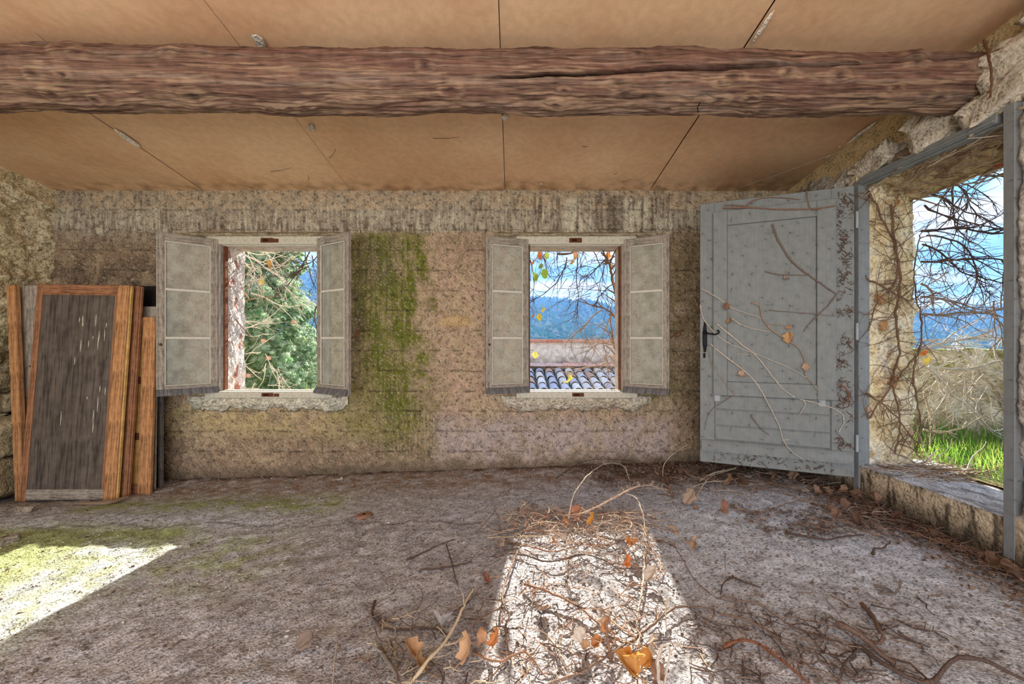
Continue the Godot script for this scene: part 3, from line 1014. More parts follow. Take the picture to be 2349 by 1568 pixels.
func build_beam() -> void:
	var us := steps(0.0, TAU, 0.032)
	var vs := steps(LEFT - 0.1, 2.8, 0.012)
	var knots := []
	var kr := RandomNumberGenerator.new()
	kr.seed = 77
	for i in 34:
		knots.append([kr.randf_range(-3.0, 2.6), kr.randf_range(3.1, 5.3), kr.randf_range(0.018, 0.05)])
	var crack_at := func(x: float) -> float:
		return 4.24 + 0.30 * (x + 0.3) + 0.03 * noise_rough.get_noise_1d(x * 2.5)
	var at := func(a: float, x: float) -> Vector3:
		# a = 0 points up, PI down; the viewer sees about PI/2 .. 3PI/2 through +z
		var f := (x - LEFT) / 7.0
		var r := lerpf(0.168, 0.150, f) + 0.010 * noise_soft.get_noise_2d(x * 1.3, 5.0)
		var cx := cos(a)
		var sx := sin(a)
		var b := 0.018 * noise_rough.get_noise_3d(x * 1.8, cx * 2.0, sx * 2.0) + 0.005 * noise_rough.get_noise_3d(x * 5.0, cx * 9.0, sx * 9.0)
		b += 0.0015 * noise_rough.get_noise_3d(x * 0.9, cx * 34.0, sx * 34.0)
		for k in knots:
			var q := Vector2((x - k[0]) / (k[2] * 1.5), (a - k[1]) * r / k[2]).length()
			if q < 1.6:
				b += 0.012 * (1.0 - smoothstep(0.5, 1.6, q)) - 0.010 * (1.0 - smoothstep(0.0, 0.55, q))
		if x > -0.25:
			var w := absf(a - crack_at.call(x)) * r
			var open := 0.006 * smoothstep(-0.25, 0.8, x) + 0.002
			b -= 0.055 * (1.0 - smoothstep(open * 0.5, open + 0.006, w)) * smoothstep(-0.25, 0.1, x)
		r += b
		# hewn a little flat towards the viewer
		var flat := 1.0 - 0.05 * smoothstep(0.85, 1.0, absf(cos(a - 4.3)))
		return Vector3(x, 2.697 - 0.006 * (x + 1.0) + 0.02 * noise_soft.get_noise_1d(x * 0.7) + cx * r * flat, -2.30 - sx * r * flat)
	var brown := srgb(142, 112, 96)
	var red := srgb(128, 92, 82)
	var tanw := srgb(186, 158, 130)
	var dark := srgb(84, 64, 56)
	var greyw := srgb(150, 134, 126)
	var tint := func(a: float, x: float, p: Vector3) -> Color:
		var cx := cos(a)
		var sx := sin(a)
		var g := noise_rough.get_noise_3d(x * 1.3, cx * 5.0, sx * 5.0)
		var h := noise_rough.get_noise_3d(x * 0.8, cx * 34.0, sx * 34.0)
		var s := noise_soft.get_noise_3d(x * 0.8, cx * 1.5, sx * 1.5)
		var col := brown.lerp(red, clampf(0.4 + s * 0.8 + g * 0.4 + h * 0.4, 0.0, 1.0))
		col = col.lerp(tanw, clampf(smoothstep(0.06, 0.22, g + h * 0.45 - cx * 0.3 - 0.14) * 0.6, 0.0, 0.9))
		col = col.lerp(greyw, clampf(smoothstep(0.15, 0.5, h) * 0.5 + smoothstep(0.2, 0.5, -s) * 0.3, 0.0, 0.7))
		col = col.lerp(dark, clampf(smoothstep(0.2, 0.5, -h - g * 0.3) * 0.7, 0.0, 0.85))
		for k in knots:
			var q := Vector2((x - k[0]) / (k[2] * 1.5), (a - k[1]) * 0.16 / k[2]).length()
			if q < 1.5:
				col = col.lerp(dark, (1.0 - smoothstep(0.15, 0.6, q)) * 0.7)
				col = col.lerp(tanw, zone(q, 0.5, 0.75, 1.2, 0.0, 1.0, 0.12) * 0.3)
		if x > -0.3:
			var off: float = absf(a - crack_at.call(x)) * 0.16
			col = col.lerp(srgb(40, 28, 24), (1.0 - smoothstep(0.004, 0.010, off)) * smoothstep(-0.3, 0.2, x) * 0.9)
		return col
	var o := part(self, "ceiling_beam", sheet(us, vs, at, tint, null, false, true), m.beam)
	tag(o, "rough hewn brown log beam under the ceiling, split along its right half", "beam", "", "structure")
	# a dead creeper stem hanging over the end of the beam
	var s := Shape.new()
	var pts := curve_through([px3(2258, 92, 2.1), px3(2268, 130, 2.05), px3(2274, 180, 2.02), px3(2270, 225, 2.04)], 0.02, 0.004)
	s.tube(pts, taper(pts.size(), 0.006, 0.004, 0.3), 6, srgb(120, 84, 66))
	tag(part(self, "creeper_stem", s.mesh(), m.vine), "short dead creeper stem hanging at the right end of the beam", "vine")
	var hk := Shape.new()
	pts = curve_through([px3(1606, 236, 2.2), px3(1600, 247, 2.2), px3(1602, 258, 2.2)], 0.01)
	hk.tube(pts, taper(pts.size(), 0.003, 0.002), 5, srgb(60, 45, 36))
	tag(part(self, "bent_nail", hk.mesh(), m.iron), "small bent nail under the beam beside a ceiling joint", "nail")
	var th := Shape.new()
	th.tube(PackedVector3Array([Vector3(2.58, ceiling_y(-3.1) - 0.08, -3.1), Vector3(2.3, ceiling_y(-3.5) - 0.06, -3.5), Vector3(2.13, ceiling_y(-3.8) - 0.02, -3.8)]), PackedFloat32Array([0.002, 0.002, 0.002]), 4, srgb(190, 180, 165))
	tag(part(self, "loose_thread", th.mesh(), m.plain), "thin pale thread strung across the dark ceiling corner above the door", "thread")


# ------------------------------------------------------------------ windows and door

func build_window(n: int) -> void:
	var o: Array = OPENINGS[n - 1]
	var x0: float = o[0]
	var x1: float = o[1]
	var zc := BACK + 0.012
	var w := thing("window_%d" % n, "small weathered casement window standing open, %s" % ("a green conifer behind it" if n == 1 else "a tiled roof and wooded hill behind it"), "window", Vector3((x0 + x1) * 0.5, OPEN_LOW, BACK), "", "structure")
	var off := Vector3((x0 + x1) * 0.5, OPEN_LOW, BACK)
	var fr0 := x0 - (0.13 if n == 1 else 0.12)
	var fr1 := x1 + (0.10 if n == 1 else 0.14)
	# frame: head, sill rail, two jambs
	var s := Shape.new()
	s.box(Vector3((fr0 + fr1) * 0.5, OPEN_TOP + 0.038, zc) - off, Vector3(fr1 - fr0, 0.076, 0.075), 0.006)
	s.box(Vector3((fr0 + fr1) * 0.5, OPEN_TOP + 0.004, zc - 0.03) - off, Vector3(x1 - x0, 0.02, 0.06), 0.004)
	part(w, "head", s.mesh(), m.pale_paint)
	s = Shape.new()
	s.box(Vector3((fr0 + fr1) * 0.5, OPEN_LOW - 0.034, zc + 0.012) - off, Vector3(fr1 - fr0, 0.062, 0.10), 0.006)
	s.box(Vector3((x0 + x1) * 0.5, OPEN_LOW - 0.008, zc - 0.03) - off, Vector3(x1 - x0, 0.026, 0.07), 0.005)
	part(w, "sill_rail", s.mesh(), m.pale_paint)
	for sg in [-1.0, 1.0]:
		var xe := x0 if sg < 0.0 else x1
		s = Shape.new()
		s.box(Vector3(xe + sg * 0.03, (OPEN_LOW + OPEN_TOP) * 0.5, zc) - off, Vector3(0.06, OPEN_TOP - OPEN_LOW + 0.02, 0.07), 0.006)
		s.box(Vector3(xe - sg * 0.002, (OPEN_LOW + OPEN_TOP) * 0.5, zc - 0.035) - off, Vector3(0.022, OPEN_TOP - OPEN_LOW, 0.05), 0.004, Basis(), srgb(190, 130, 100))
		part(w, "jamb", s.mesh(), m.grey_wood)
	# rusted keep plates in head and sill rail
	var mid := (x0 + x1) * 0.5 - (0.04 if n == 1 else 0.0)
	for pl in [[mid + 0.0, OPEN_TOP + 0.035, 0.12, 0.045], [mid + 0.02, OPEN_LOW - 0.032, 0.11, 0.036]]:
		s = Shape.new()
		var pz: float = zc + (0.039 if pl[1] > 1.5 else 0.064)
		s.box(Vector3(pl[0], pl[1], pz) - off, Vector3(pl[2], pl[3], 0.006), 0.002)
		s.box(Vector3(pl[0] - 0.012, pl[1], pz + 0.003) - off, Vector3(0.05, pl[3] * 0.45, 0.006), 0.002, Basis(), Color(0.25, 0.2, 0.2))
		if n == 1:
			s.box(Vector3(pl[0] + 0.085, pl[1] - 0.003, pz) - off, Vector3(0.05, pl[3] * 0.8, 0.005), 0.002)
		part(w, "keep_plate", s.mesh(), m.rust)
	# crumbling plaster shelf below and a plaster lip above
	var sx0 := x0 - (0.32 if n == 1 else 0.26)
	var sx1 := x1 + (0.23 if n == 1 else 0.28)
	var us := steps(sx0, sx1, 0.011)
	var vs := steps(0.0, 1.0, 0.055)
	var low_edge := func(x: float) -> float:
		return 0.145 + 0.05 * noise_rough.get_noise_2d(x * 3.0, n * 9.0) + 0.02 * noise_rough.get_noise_2d(x * 14.0, n * 5.0)
	var at := func(x: float, v: float) -> Vector3:
		var end := smoothstep(sx0, sx0 + 0.06, x) * (1.0 - smoothstep(sx1 - 0.06, sx1, x))
		var y: float = OPEN_LOW - 0.045 - v * low_edge.call(x) * (0.55 + 0.45 * end)
		var bulge := 0.048 * sin(PI * clampf(v * 0.95 + 0.08, 0.0, 1.0)) + 0.02 * noise_rough.get_noise_2d(x * 9.0, y * 12.0 + n) + 0.012 * noise_rough.get_noise_2d(x * 30.0, y * 30.0)
		return Vector3(x, y, BACK + 0.012 + bulge * (0.35 + 0.65 * end) - (0.03 if v >= 1.0 or v <= 0.0 else 0.0)) - off
	var tint := func(x: float, v: float, p: Vector3) -> Color:
		var c := noise_rough.get_noise_2d(x * 9.0, v * 3.0 + n * 4.0)
		var col := srgb(242, 238, 220) if n == 1 else srgb(232, 222, 204)
		col = col.lerp(srgb(176, 160, 126), clampf(c, 0.0, 0.6))
		if c < -0.3:
			col = col.lerp(srgb(110, 92, 70), 0.5)
		return col.lerp(srgb(110, 84, 62), smoothstep(0.82, 1.0, v) * 0.75)
	part(w, "plaster_shelf", sheet(us, vs, at, tint, null, true), m.plaster)
	var lu := steps(x0 - 0.3, x1 + (0.2 if n == 1 else 0.28), 0.02)
	var lip := func(x: float, v: float) -> Vector3:
		var y := OPEN_TOP + 0.07 + 0.055 * v + 0.006 * noise_rough.get_noise_1d(x * 8.0)
		return Vector3(x, y, BACK + 0.005 + 0.045 * sin(PI * clampf(0.1 + v * 0.9, 0, 1)) + 0.01 * noise_rough.get_noise_2d(x * 10.0, v * 4.0)) - off
	var lip_tint := func(x: float, v: float, p: Vector3) -> Color:
		return srgb(196, 184, 156).lerp(srgb(120, 106, 84), clampf(0.3 + noise_rough.get_noise_2d(x * 7.0, v * 3.0 + 2.0), 0.0, 0.8))
	part(w, "plaster_lip", sheet(lu, steps(0.0, 1.0, 0.12), lip, lip_tint), m.plaster)
	# the two opened sashes
	var hinges := [[Vector3(-2.785, 0.757, -3.86), Vector2(-0.316, 0.29), -1.0], [Vector3(-1.815, 0.757, -3.82), Vector2(0.38, 0.235), 1.0]] if n == 1 else [[Vector3(0.15, 0.757, -3.86), Vector2(-0.379, 0.14), -1.0], [Vector3(1.062, 0.757, -3.86), Vector2(0.342, 0.20), 1.0]]
	for hg in hinges:
		var phi := atan2(-hg[1].y, hg[1].x)
		var sash := Node3D.new()
		sash.name = "sash"
		sash.position = hg[0] - off
		sash.rotation.y = phi
		w.add_child(sash, true)
		build_sash(sash, hg[2], hg[1].length() + 0.012, n)


func build_sash(sash: Node3D, out: float, wd: float, n: int) -> void:
	var h := 1.44
	var th := 0.036
	var st := 0.058
	for k in 2:
		var s := Shape.new()
		s.box(Vector3(st * 0.5 if k == 0 else wd - st * 0.5, h * 0.5, 0), Vector3(st, h, th), 0.004)
		part(sash, "stile", s.mesh(), m.grey_wood)
	for r in [[h - 0.035, 0.07], [0.04, 0.08]]:
		# rails are cut along the grain: built upright and laid down
		part(sash, "rail", block(Vector3(r[1], wd - st * 2.0 + 0.004, th - 0.002), 0.003), m.grey_wood, Transform3D(Basis(Vector3(0, 0, 1), PI / 2), Vector3(wd * 0.5, r[0], 0)))
	var gap := (h - 0.07 - 0.08) / 3.0
	for k in [1, 2]:
		part(sash, "glazing_bar", block(Vector3(0.017, wd - st * 2.0 + 0.004, th - 0.006), 0.004), m.putty, Transform3D(Basis(Vector3(0, 0, 1), PI / 2), Vector3(wd * 0.5, 0.08 + gap * k, 0)))
	for k in 3:
		part(sash, "pane", block(Vector3(wd - st * 2.0 + 0.01, gap - 0.006, 0.003), 0.001), m.glass, Transform3D(Basis(), Vector3(wd * 0.5, 0.08 + gap * (k + 0.5), out * -0.002)))
	# putty line round the glass on the outer face
	var s2 := Shape.new()
	for k in 3:
		var y0 := 0.08 + gap * k + 0.006
		var y1 := 0.08 + gap * (k + 1) - 0.006
		s2.box(Vector3(wd * 0.5, y1, out * 0.012), Vector3(wd - st * 2.0, 0.009, 0.009), 0.003)
		s2.box(Vector3(wd * 0.5, y0, out * 0.012), Vector3(wd - st * 2.0, 0.007, 0.009), 0.003)
		s2.box(Vector3(wd - st - 0.003, (y0 + y1) * 0.5, out * 0.012), Vector3(0.006, y1 - y0, 0.009), 0.002)
		s2.box(Vector3(st + 0.003, (y0 + y1) * 0.5, out * 0.012), Vector3(0.006, y1 - y0, 0.009), 0.002)
	part(sash, "putty", s2.mesh(), m.putty)
	# drip board along the foot
	var s3 := Shape.new()
	var prof := [Vector2(0, 0.0), Vector2(0.034, 0.0), Vector2(0.034, 0.018), Vector2(0.012, 0.05), Vector2(0, 0.055)]
	var a := []
	var b := []
	for p in prof:
		a.append(Vector3(-0.0, p.y, out * (th * 0.5 + p.x)))
		b.append(Vector3(wd, p.y, out * (th * 0.5 + p.x)))
	var mid := Vector3(wd * 0.5, 0.022, out * (th * 0.5 + 0.012))
	s3.face(a, mid)
	s3.face(b, mid)
	for i in prof.size():
		var j := (i + 1) % prof.size()
		s3.face([a[i], a[j], b[j], b[i]], mid)
	part(sash, "drip_board", s3.mesh(), m.dark_grey_wood)
	# latch bolt on the meeting edge, seen beyond the frame
	if out > 0.0:
		var s4 := Shape.new()
		var z := -out * 0.03
		var loop := []
		for q in 13:
			var an := TAU * q / 12.0
			loop.append(Vector3(wd + 0.062 + 0.03 * cos(an), 0.545 + 0.022 * sin(an) + 0.012 * cos(an), z))
		var pts := curve_through(loop, 0.01)
		s4.tube(pts, taper(pts.size(), 0.0045, 0.0045), 6)
		pts = curve_through([Vector3(wd - 0.03, 0.505, z), Vector3(wd + 0.01, 0.515, z), Vector3(wd + 0.035, 0.54, z), Vector3(wd + 0.062, 0.55, z), Vector3(wd + 0.095, 0.57, z)], 0.01)
		s4.tube(pts, taper(pts.size(), 0.008, 0.004), 6)
		s4.box(Vector3(wd + 0.104, 0.576, z), Vector3(0.022, 0.022, 0.018), 0.008)
		part(sash, "latch", s4.mesh(), m.rust)
	else:
		part(sash, "hinge_pin", stone_mesh(60, Vector3(0.022, 0.022, 0.012), srgb(90, 70, 56)), m.tint, Transform3D(Basis(), Vector3(wd - 0.03, 0.45, out * 0.02)))


const LEAF_HINGE := Vector3(2.462, 0.255, -2.93)
const LEAF_W := 1.008
const LEAF_H := 2.10


func leaf_point(u: float, v: float, out := 0.0) -> Vector3:
	# a point on the opened door leaf: u from the hinge, v up, out towards the room
	var phi := atan2(0.40, -0.925)
	return LEAF_HINGE + Basis(Vector3.UP, phi) * Vector3(u, v, -out)


func leaf_from_px(px: float, py: float, out := 0.01) -> Vector3:
	var k := px - CX
	var u := (LEAF_HINGE.x * F - k * 2.93) / (k * 0.397 + 0.918 * F)
	var d := 2.93 + 0.397 * u
	return leaf_point(u, EYE + (CY - py) * d / F - LEAF_HINGE.y, out)


func build_door() -> void:
	var w := thing("door_1", "grey panelled wooden door swung open against the back wall, dead creeper on it", "door", Vector3(DOOR_X, DOOR_LOW, (DOOR_FAR + DOOR_NEAR) * 0.5), "", "structure")
	var off := w.position
	# frame of painted metal: two jambs and a head, each with a rebate
	var hgt := DOOR_TOP - 0.02
	var s := Shape.new()
	s.box(Vector3(DOOR_X + 0.022, (0.12 + hgt) * 0.5 + 0.03, DOOR_FAR + 0.002) - off, Vector3(0.045, hgt - 0.1, 0.05), 0.003)
	s.box(Vector3(DOOR_X + 0.055, (DOOR_LOW + hgt) * 0.5 + 0.01, DOOR_FAR + 0.012) - off, Vector3(0.05, hgt - DOOR_LOW, 0.028), 0.003, Basis(), Color(1.25, 1.25, 1.25))
	part(w, "jamb", s.mesh(), m.frame_paint)
	s = Shape.new()
	s.box(Vector3(DOOR_X + 0.022, (0.12 + hgt) * 0.5 + 0.045, DOOR_NEAR + 0.024) - off, Vector3(0.045, hgt - 0.07, 0.05), 0.003)
	s.box(Vector3(DOOR_X + 0.055, (DOOR_LOW + hgt) * 0.5 + 0.01, DOOR_NEAR + 0.01) - off, Vector3(0.05, hgt - DOOR_LOW, 0.028), 0.003)
	part(w, "jamb", s.mesh(), m.frame_paint)
	s = Shape.new()
	s.box(Vector3(DOOR_X + 0.022, hgt + 0.03, (DOOR_FAR + DOOR_NEAR) * 0.5) - off, Vector3(0.045, 0.05, DOOR_NEAR - DOOR_FAR - 0.056), 0.003)
	s.box(Vector3(DOOR_X - 0.004, hgt + 0.018, (DOOR_FAR + DOOR_NEAR) * 0.5) - off, Vector3(0.02, 0.014, DOOR_NEAR - DOOR_FAR - 0.06), 0.004, Basis(), Color(1.2, 1.2, 1.2))
	s.box(Vector3(DOOR_X + 0.055, hgt + 0.012, (DOOR_FAR + DOOR_NEAR) * 0.5) - off, Vector3(0.05, 0.03, DOOR_NEAR - DOOR_FAR - 0.06), 0.003, Basis(), Color(1.3, 1.3, 1.3))
	part(w, "head", s.mesh(), m.frame_paint)
	# the leaf
	var leaf := Node3D.new()
	leaf.name = "leaf"
	leaf.position = LEAF_HINGE - off
	leaf.rotation.y = atan2(0.40, -0.925)
	w.add_child(leaf, true)
	var L := func(called: String, u0: float, u1: float, v0: float, v1: float, out0: float, out1: float, mat: Material, bev := 0.004) -> void:
		var sh := Shape.new()
		sh.box(Vector3((u0 + u1) * 0.5, (v0 + v1) * 0.5, -(out0 + out1) * 0.5), Vector3(u1 - u0, v1 - v0, out1 - out0), bev)
		part(leaf, called, sh.mesh(), mat)
	L.call("backing", 0.01, LEAF_W - 0.01, 0.01, LEAF_H - 0.01, -0.035, -0.012, m.door_paint)
	L.call("stile", 0.0, 0.135, 0.0, LEAF_H, -0.04, 0.0, m.door_paint)
	L.call("stile", LEAF_W - 0.105, LEAF_W, 0.0, LEAF_H, -0.04, 0.0, m.door_paint)
	L.call("rail", 0.135, LEAF_W - 0.105, 2.0, LEAF_H, -0.04, -0.001, m.door_paint)
	L.call("rail", 0.135, LEAF_W - 0.105, 0.0, 0.12, -0.04, -0.001, m.door_paint)
	for b in [[0.435, 0.548], [0.305, 0.431], [0.19, 0.301]]:
		L.call("board", 0.137, LEAF_W - 0.107, b[0], b[1], -0.03, -0.003, m.door_paint, 0.007)
	# storm moulding near the foot
	var prof := [Vector2(0.0, 0.105), Vector2(0.048, 0.105), Vector2(0.048, 0.13), Vector2(0.030, 0.165), Vector2(0.012, 0.182), Vector2(0.0, 0.186)]
	var sm := Shape.new()
	var a := []
	var b2 := []
	for p in prof:
		a.append(Vector3(0.02, p.y, -p.x))
		b2.append(Vector3(LEAF_W - 0.01, p.y, -p.x))
	var mid := Vector3(LEAF_W * 0.5, 0.14, -0.018)
	sm.face(a, mid)
	sm.face(b2, mid)
	for i in prof.size():
		var j := (i + 1) % prof.size()
		sm.face([a[i], a[j], b2[j], b2[i]], mid)
	part(leaf, "storm_moulding", sm.mesh(), m.door_paint)
	# the framed upper panel stands proud of the leaf
	L.call("panel_stile", 0.113, 0.228, 0.55, 2.015, 0.0, 0.030, m.door_paint)
	L.call("panel_stile", 0.813, 0.913, 0.55, 2.015, 0.0, 0.030, m.door_paint)
	L.call("panel_rail", 0.228, 0.813, 1.90, 2.015, 0.0, 0.029, m.door_paint)
	L.call("panel_rail", 0.228, 0.813, 0.55, 0.66, 0.0, 0.029, m.door_paint)
	L.call("panel_field", 0.228, 0.813, 0.66, 1.90, 0.0, 0.014, m.door_paint)
	for q in [[0.17, 0.528], [0.86, 0.528]]:
		L.call("clip", q[0], q[0] + 0.045, q[1] - 0.03, q[1] + 0.025, 0.0, 0.012, m.frame_light)
	# wrought iron handle plate and lever
	var s5 := Shape.new()
	var hx := LEAF_W - 0.035
	s5.box(Vector3(hx, 1.0, -0.005), Vector3(0.034, 0.115, 0.01), 0.004)
	s5.box(Vector3(hx, 1.055, -0.016), Vector3(0.032, 0.03, 0.028), 0.008)
	for q in [[1.078, 0.014], [1.10, 0.011], [1.125, 0.008], [0.93, 0.013], [0.905, 0.010], [0.872, 0.009], [0.858, 0.008]]:
		s5.box(Vector3(hx + (0.004 if q[0] < 0.88 else 0.0), q[0], -0.005), Vector3(q[1] * 2.0, 0.026, 0.009), 0.004)
	part(leaf, "handle_plate", s5.mesh(), m.iron)
	var s6 := Shape.new()
	var pts := curve_through([Vector3(hx, 1.05, -0.03), Vector3(hx, 1.05, -0.055), Vector3(hx - 0.03, 1.042, -0.06), Vector3(hx - 0.07, 1.036, -0.06), Vector3(hx - 0.095, 1.044, -0.06), Vector3(hx - 0.10, 1.06, -0.06), Vector3(hx - 0.085, 1.068, -0.06)], 0.008)
	s6.tube(pts, taper(pts.size(), 0.0075, 0.006), 8)
	part(leaf, "lever", s6.mesh(), m.iron)
	for v in [0.25, 1.05, 1.85]:
		var s7 := Shape.new()
		pts = PackedVector3Array([Vector3(-0.012, v - 0.06, -0.008), Vector3(-0.012, v, -0.008), Vector3(-0.012, v + 0.06, -0.008)])
		s7.tube(pts, PackedFloat32Array([0.009, 0.009, 0.009]), 8)
		part(leaf, "hinge", s7.mesh(), m.frame_light)


# ------------------------------------------------------------------ things leaning in the corner

func leaning(called: String, label: String, cat: String, bl: Vector3, br: Vector3, tl: Vector3) -> Array:
	# returns [node, width, height]: x along the foot, y up the board, z towards the room
	var up := tl - bl
	var y := up.normalized()
	var x := Vector3(br.x - bl.x, 0.0, br.z - bl.z)
	x = (x - y * x.dot(y)).normalized()
	var o := thing(called, label, cat)
	o.transform = Transform3D(Basis(x, y, x.cross(y)), bl)
	return [o, (br - bl).length(), up.dot(y)]


func build_leaning() -> void:
	var fl := func(p: Vector3) -> Vector3:
		return Vector3(p.x, floor_height(p.x, p.z) + 0.012, p.z)
	# front framed panel
	var bl: Vector3 = fl.call(px3(48, 1158, 3.33))
	var br: Vector3 = fl.call(px3(272, 1150, 3.36))
	var r := leaning("framed_panel", "dark brown panel in a worn pine frame, leaning frontmost in the left corner", "panel", bl, br, px3(90, 652, 3.45))
	framed_panel(r[0], r[1] - 0.02, r[2], 0.048, 0.095, 0.075, 0.085, m.pine_dark, m.dark_panel, true)
	# second frame just behind, its stile showing to the right
	var sh := Vector3(0.028, 0.0, -0.07)
	r = leaning("framed_panel", "second pine framed panel, hidden behind the dark one but for its right stile", "panel", fl.call(bl + sh), fl.call(br + sh), px3(118, 654, 3.52))
	framed_panel(r[0], r[1] - 0.02, r[2], 0.06, 0.085, 0.07, 0.09, m.pine_dark, m.dark_panel, false)
	# third, shorter, with yellow fields
	bl = fl.call(px3(150, 1138, 3.52))
	br = fl.call(px3(347, 1137, 3.52))
	r = leaning("panel_door", "shorter pine cupboard door with yellow fields and two rusty straps", "door", bl, br, px3(166, 727, 3.576))
	var o: Node3D = r[0]
	var w: float = r[1]
	var h: float = r[2]
	part(o, "stile", block(Vector3(0.11, h, 0.03), 0.004), m.pine, Transform3D(Basis(), Vector3(w - 0.055, h * 0.5, 0)))
	part(o, "stile", block(Vector3(0.11, h, 0.03), 0.004), m.pine, Transform3D(Basis(), Vector3(0.055, h * 0.5, 0)))
	part(o, "rail", block(Vector3(0.09, w - 0.22, 0.028), 0.004), m.pine, Transform3D(Basis(Vector3(0, 0, 1), PI / 2), Vector3(w * 0.5, h - 0.045, 0)))
	part(o, "rail", block(Vector3(0.09, w - 0.22, 0.028), 0.004), m.pine_dark, Transform3D(Basis(Vector3(0, 0, 1), PI / 2), Vector3(w * 0.5, 0.05, 0)))
	part(o, "field", block(Vector3(w - 0.2, h - 0.14, 0.012), 0.003), m.pine_pale, Transform3D(Basis(), Vector3(w * 0.5, h * 0.5, -0.004)))
	for y in [0.50, 0.985]:
		part(o, "strap", block(Vector3(w - 0.215, 0.06, 0.008), 0.002), m.rust, Transform3D(Basis(), Vector3(w * 0.5, y, 0.008)))
	# black board against the wall
	r = leaning("black_board", "tall black board standing on edge behind the pine doors", "board", fl.call(px3(230, 1104, 3.70)), fl.call(px3(366, 1103, 3.70)), px3(231, 657, 3.72))
	o = r[0]
	part(o, "sheet", block(Vector3(r[1], r[2], 0.018), 0.003), m.black_board, Transform3D(Basis(), Vector3(r[1] * 0.5, r[2] * 0.5, 0)))
	part(o, "edge_strip", block(Vector3(0.028, r[2] * 0.72, 0.034), 0.004), m.dark_grey_wood, Transform3D(Basis(), Vector3(r[1] + 0.012, r[2] * 0.36, 0.0)))
	# stub of a batten in front of it
	r = leaning("short_batten", "grey brown plank end showing above the pine cupboard door", "plank", fl.call(px3(305, 1112, 3.60)), fl.call(px3(357, 1112, 3.60)), px3(312, 703, 3.64))
	part(r[0], "plank", block(Vector3(r[1], r[2], 0.02), 0.004), m.grey_wood, Transform3D(Basis(), Vector3(r[1] * 0.5, r[2] * 0.5, 0)))
	# two boards leaning to the left of the frames
	r = leaning("leaning_plank", "narrow pine batten leaning leftmost against the stone wall", "plank", fl.call(px3(42, 1120, 3.42)), fl.call(px3(60, 1122, 3.42)), px3(22, 655, 3.44))
	part(r[0], "batten", block(Vector3(0.07, r[2], 0.045), 0.005), m.pine, Transform3D(Basis(), Vector3(0.03, r[2] * 0.5, 0)))
	r = leaning("leaning_plank", "wide greyish brown plank with nail holes leaning between the batten and the frames", "plank", fl.call(px3(60, 1112, 3.50)), fl.call(px3(118, 1112, 3.50)), px3(40, 656, 3.50))
	o = r[0]
	part(o, "board", block(Vector3(0.235, r[2], 0.022), 0.004), m.grey_wood, Transform3D(Basis(), Vector3(0.11, r[2] * 0.5, 0)))
	for q in [[0.1, 0.62], [0.17, 0.9], [0.14, 0.3]]:
		var nh := Shape.new()
		nh.tube(PackedVector3Array([Vector3(q[0], r[2] * q[1], 0.005), Vector3(q[0], r[2] * q[1], 0.0125)]), PackedFloat32Array([0.011, 0.011]), 8)
		part(o, "nail", nh.mesh(), m.iron)
	# a stick on the floor before the frames
	var st := Shape.new()
	var pts := curve_through([on_floor(178, 1154, 0.014), on_floor(215, 1155, 0.012), on_floor(250, 1152, 0.014), on_floor(290, 1142, 0.016)], 0.03, 0.003)
	st.tube(pts, taper(pts.size(), 0.012, 0.016, 0.1), 7, srgb(170, 146, 124))
	tag(part(self, "broken_stick", st.mesh(), m.vine), "greyish broken stick lying at the foot of the leaning panels", "stick")


func framed_panel(o: Node3D, w: float, h: float, st_l: float, st_r: float, top: float, foot: float, frame: Material, fieldm: Material, drips: bool) -> void:
	part(o, "stile", block(Vector3(st_l, h, 0.036), 0.005), frame, Transform3D(Basis(), Vector3(st_l * 0.5, h * 0.5, 0)))
	part(o, "stile", block(Vector3(st_r, h, 0.036), 0.006), m.pine if drips else frame, Transform3D(Basis(), Vector3(w - st_r * 0.5, h * 0.5, 0)))
	part(o, "stile_edge", block(Vector3(0.014, h - 0.006, 0.026), 0.004), m.pine_pale if drips else frame, Transform3D(Basis(), Vector3(w + 0.004, h * 0.5, -0.008)))
	var rw := w - st_l - st_r + 0.004
	part(o, "rail", block(Vector3(top, rw, 0.034), 0.005), frame, Transform3D(Basis(Vector3(0, 0, 1), PI / 2), Vector3(st_l + rw * 0.5, h - top * 0.5, 0)))
	part(o, "rail", block(Vector3(foot, rw, 0.034), 0.005), m.grey_wood if drips else frame, Transform3D(Basis(Vector3(0, 0, 1), PI / 2), Vector3(st_l + rw * 0.5, foot * 0.5 + 0.012, 0)))
	part(o, "field", block(Vector3(rw + 0.02, h - top - foot + 0.02, 0.012), 0.002), fieldm, Transform3D(Basis(), Vector3(st_l + rw * 0.5, (h - top + foot) * 0.5, 0.001)))
	var bead := Shape.new()
	bead.box(Vector3(w - st_r - 0.008, (h - top + foot) * 0.5, 0.012), Vector3(0.014, h - top - foot, 0.012), 0.005)
	bead.box(Vector3(st_l + rw * 0.5, h - top - 0.007, 0.012), Vector3(rw, 0.014, 0.012), 0.005)
	part(o, "bead", bead.mesh(), frame)
	if drips:
		# runs of pale paint dried on the dark field
		var dr := RandomNumberGenerator.new()
		dr.seed = 5
		for k in 20:
			var s := Shape.new()
			var x := st_l + rw * clampf(dr.randfn(0.72, 0.2), 0.06, 0.98)
			var y := h * dr.randf_range(0.32, 0.86)
			var ln := dr.randf_range(0.02, 0.12)
			s.tube(PackedVector3Array([Vector3(x, y, 0.0075), Vector3(x + 0.002, y - ln * 0.5, 0.0078), Vector3(x, y - ln, 0.0075)]), PackedFloat32Array([0.0012, 0.0032, 0.001]), 5, srgb(226, 218, 204))
			part(o, "paint_run", s.mesh(), m.plain)


# ------------------------------------------------------------------ outside

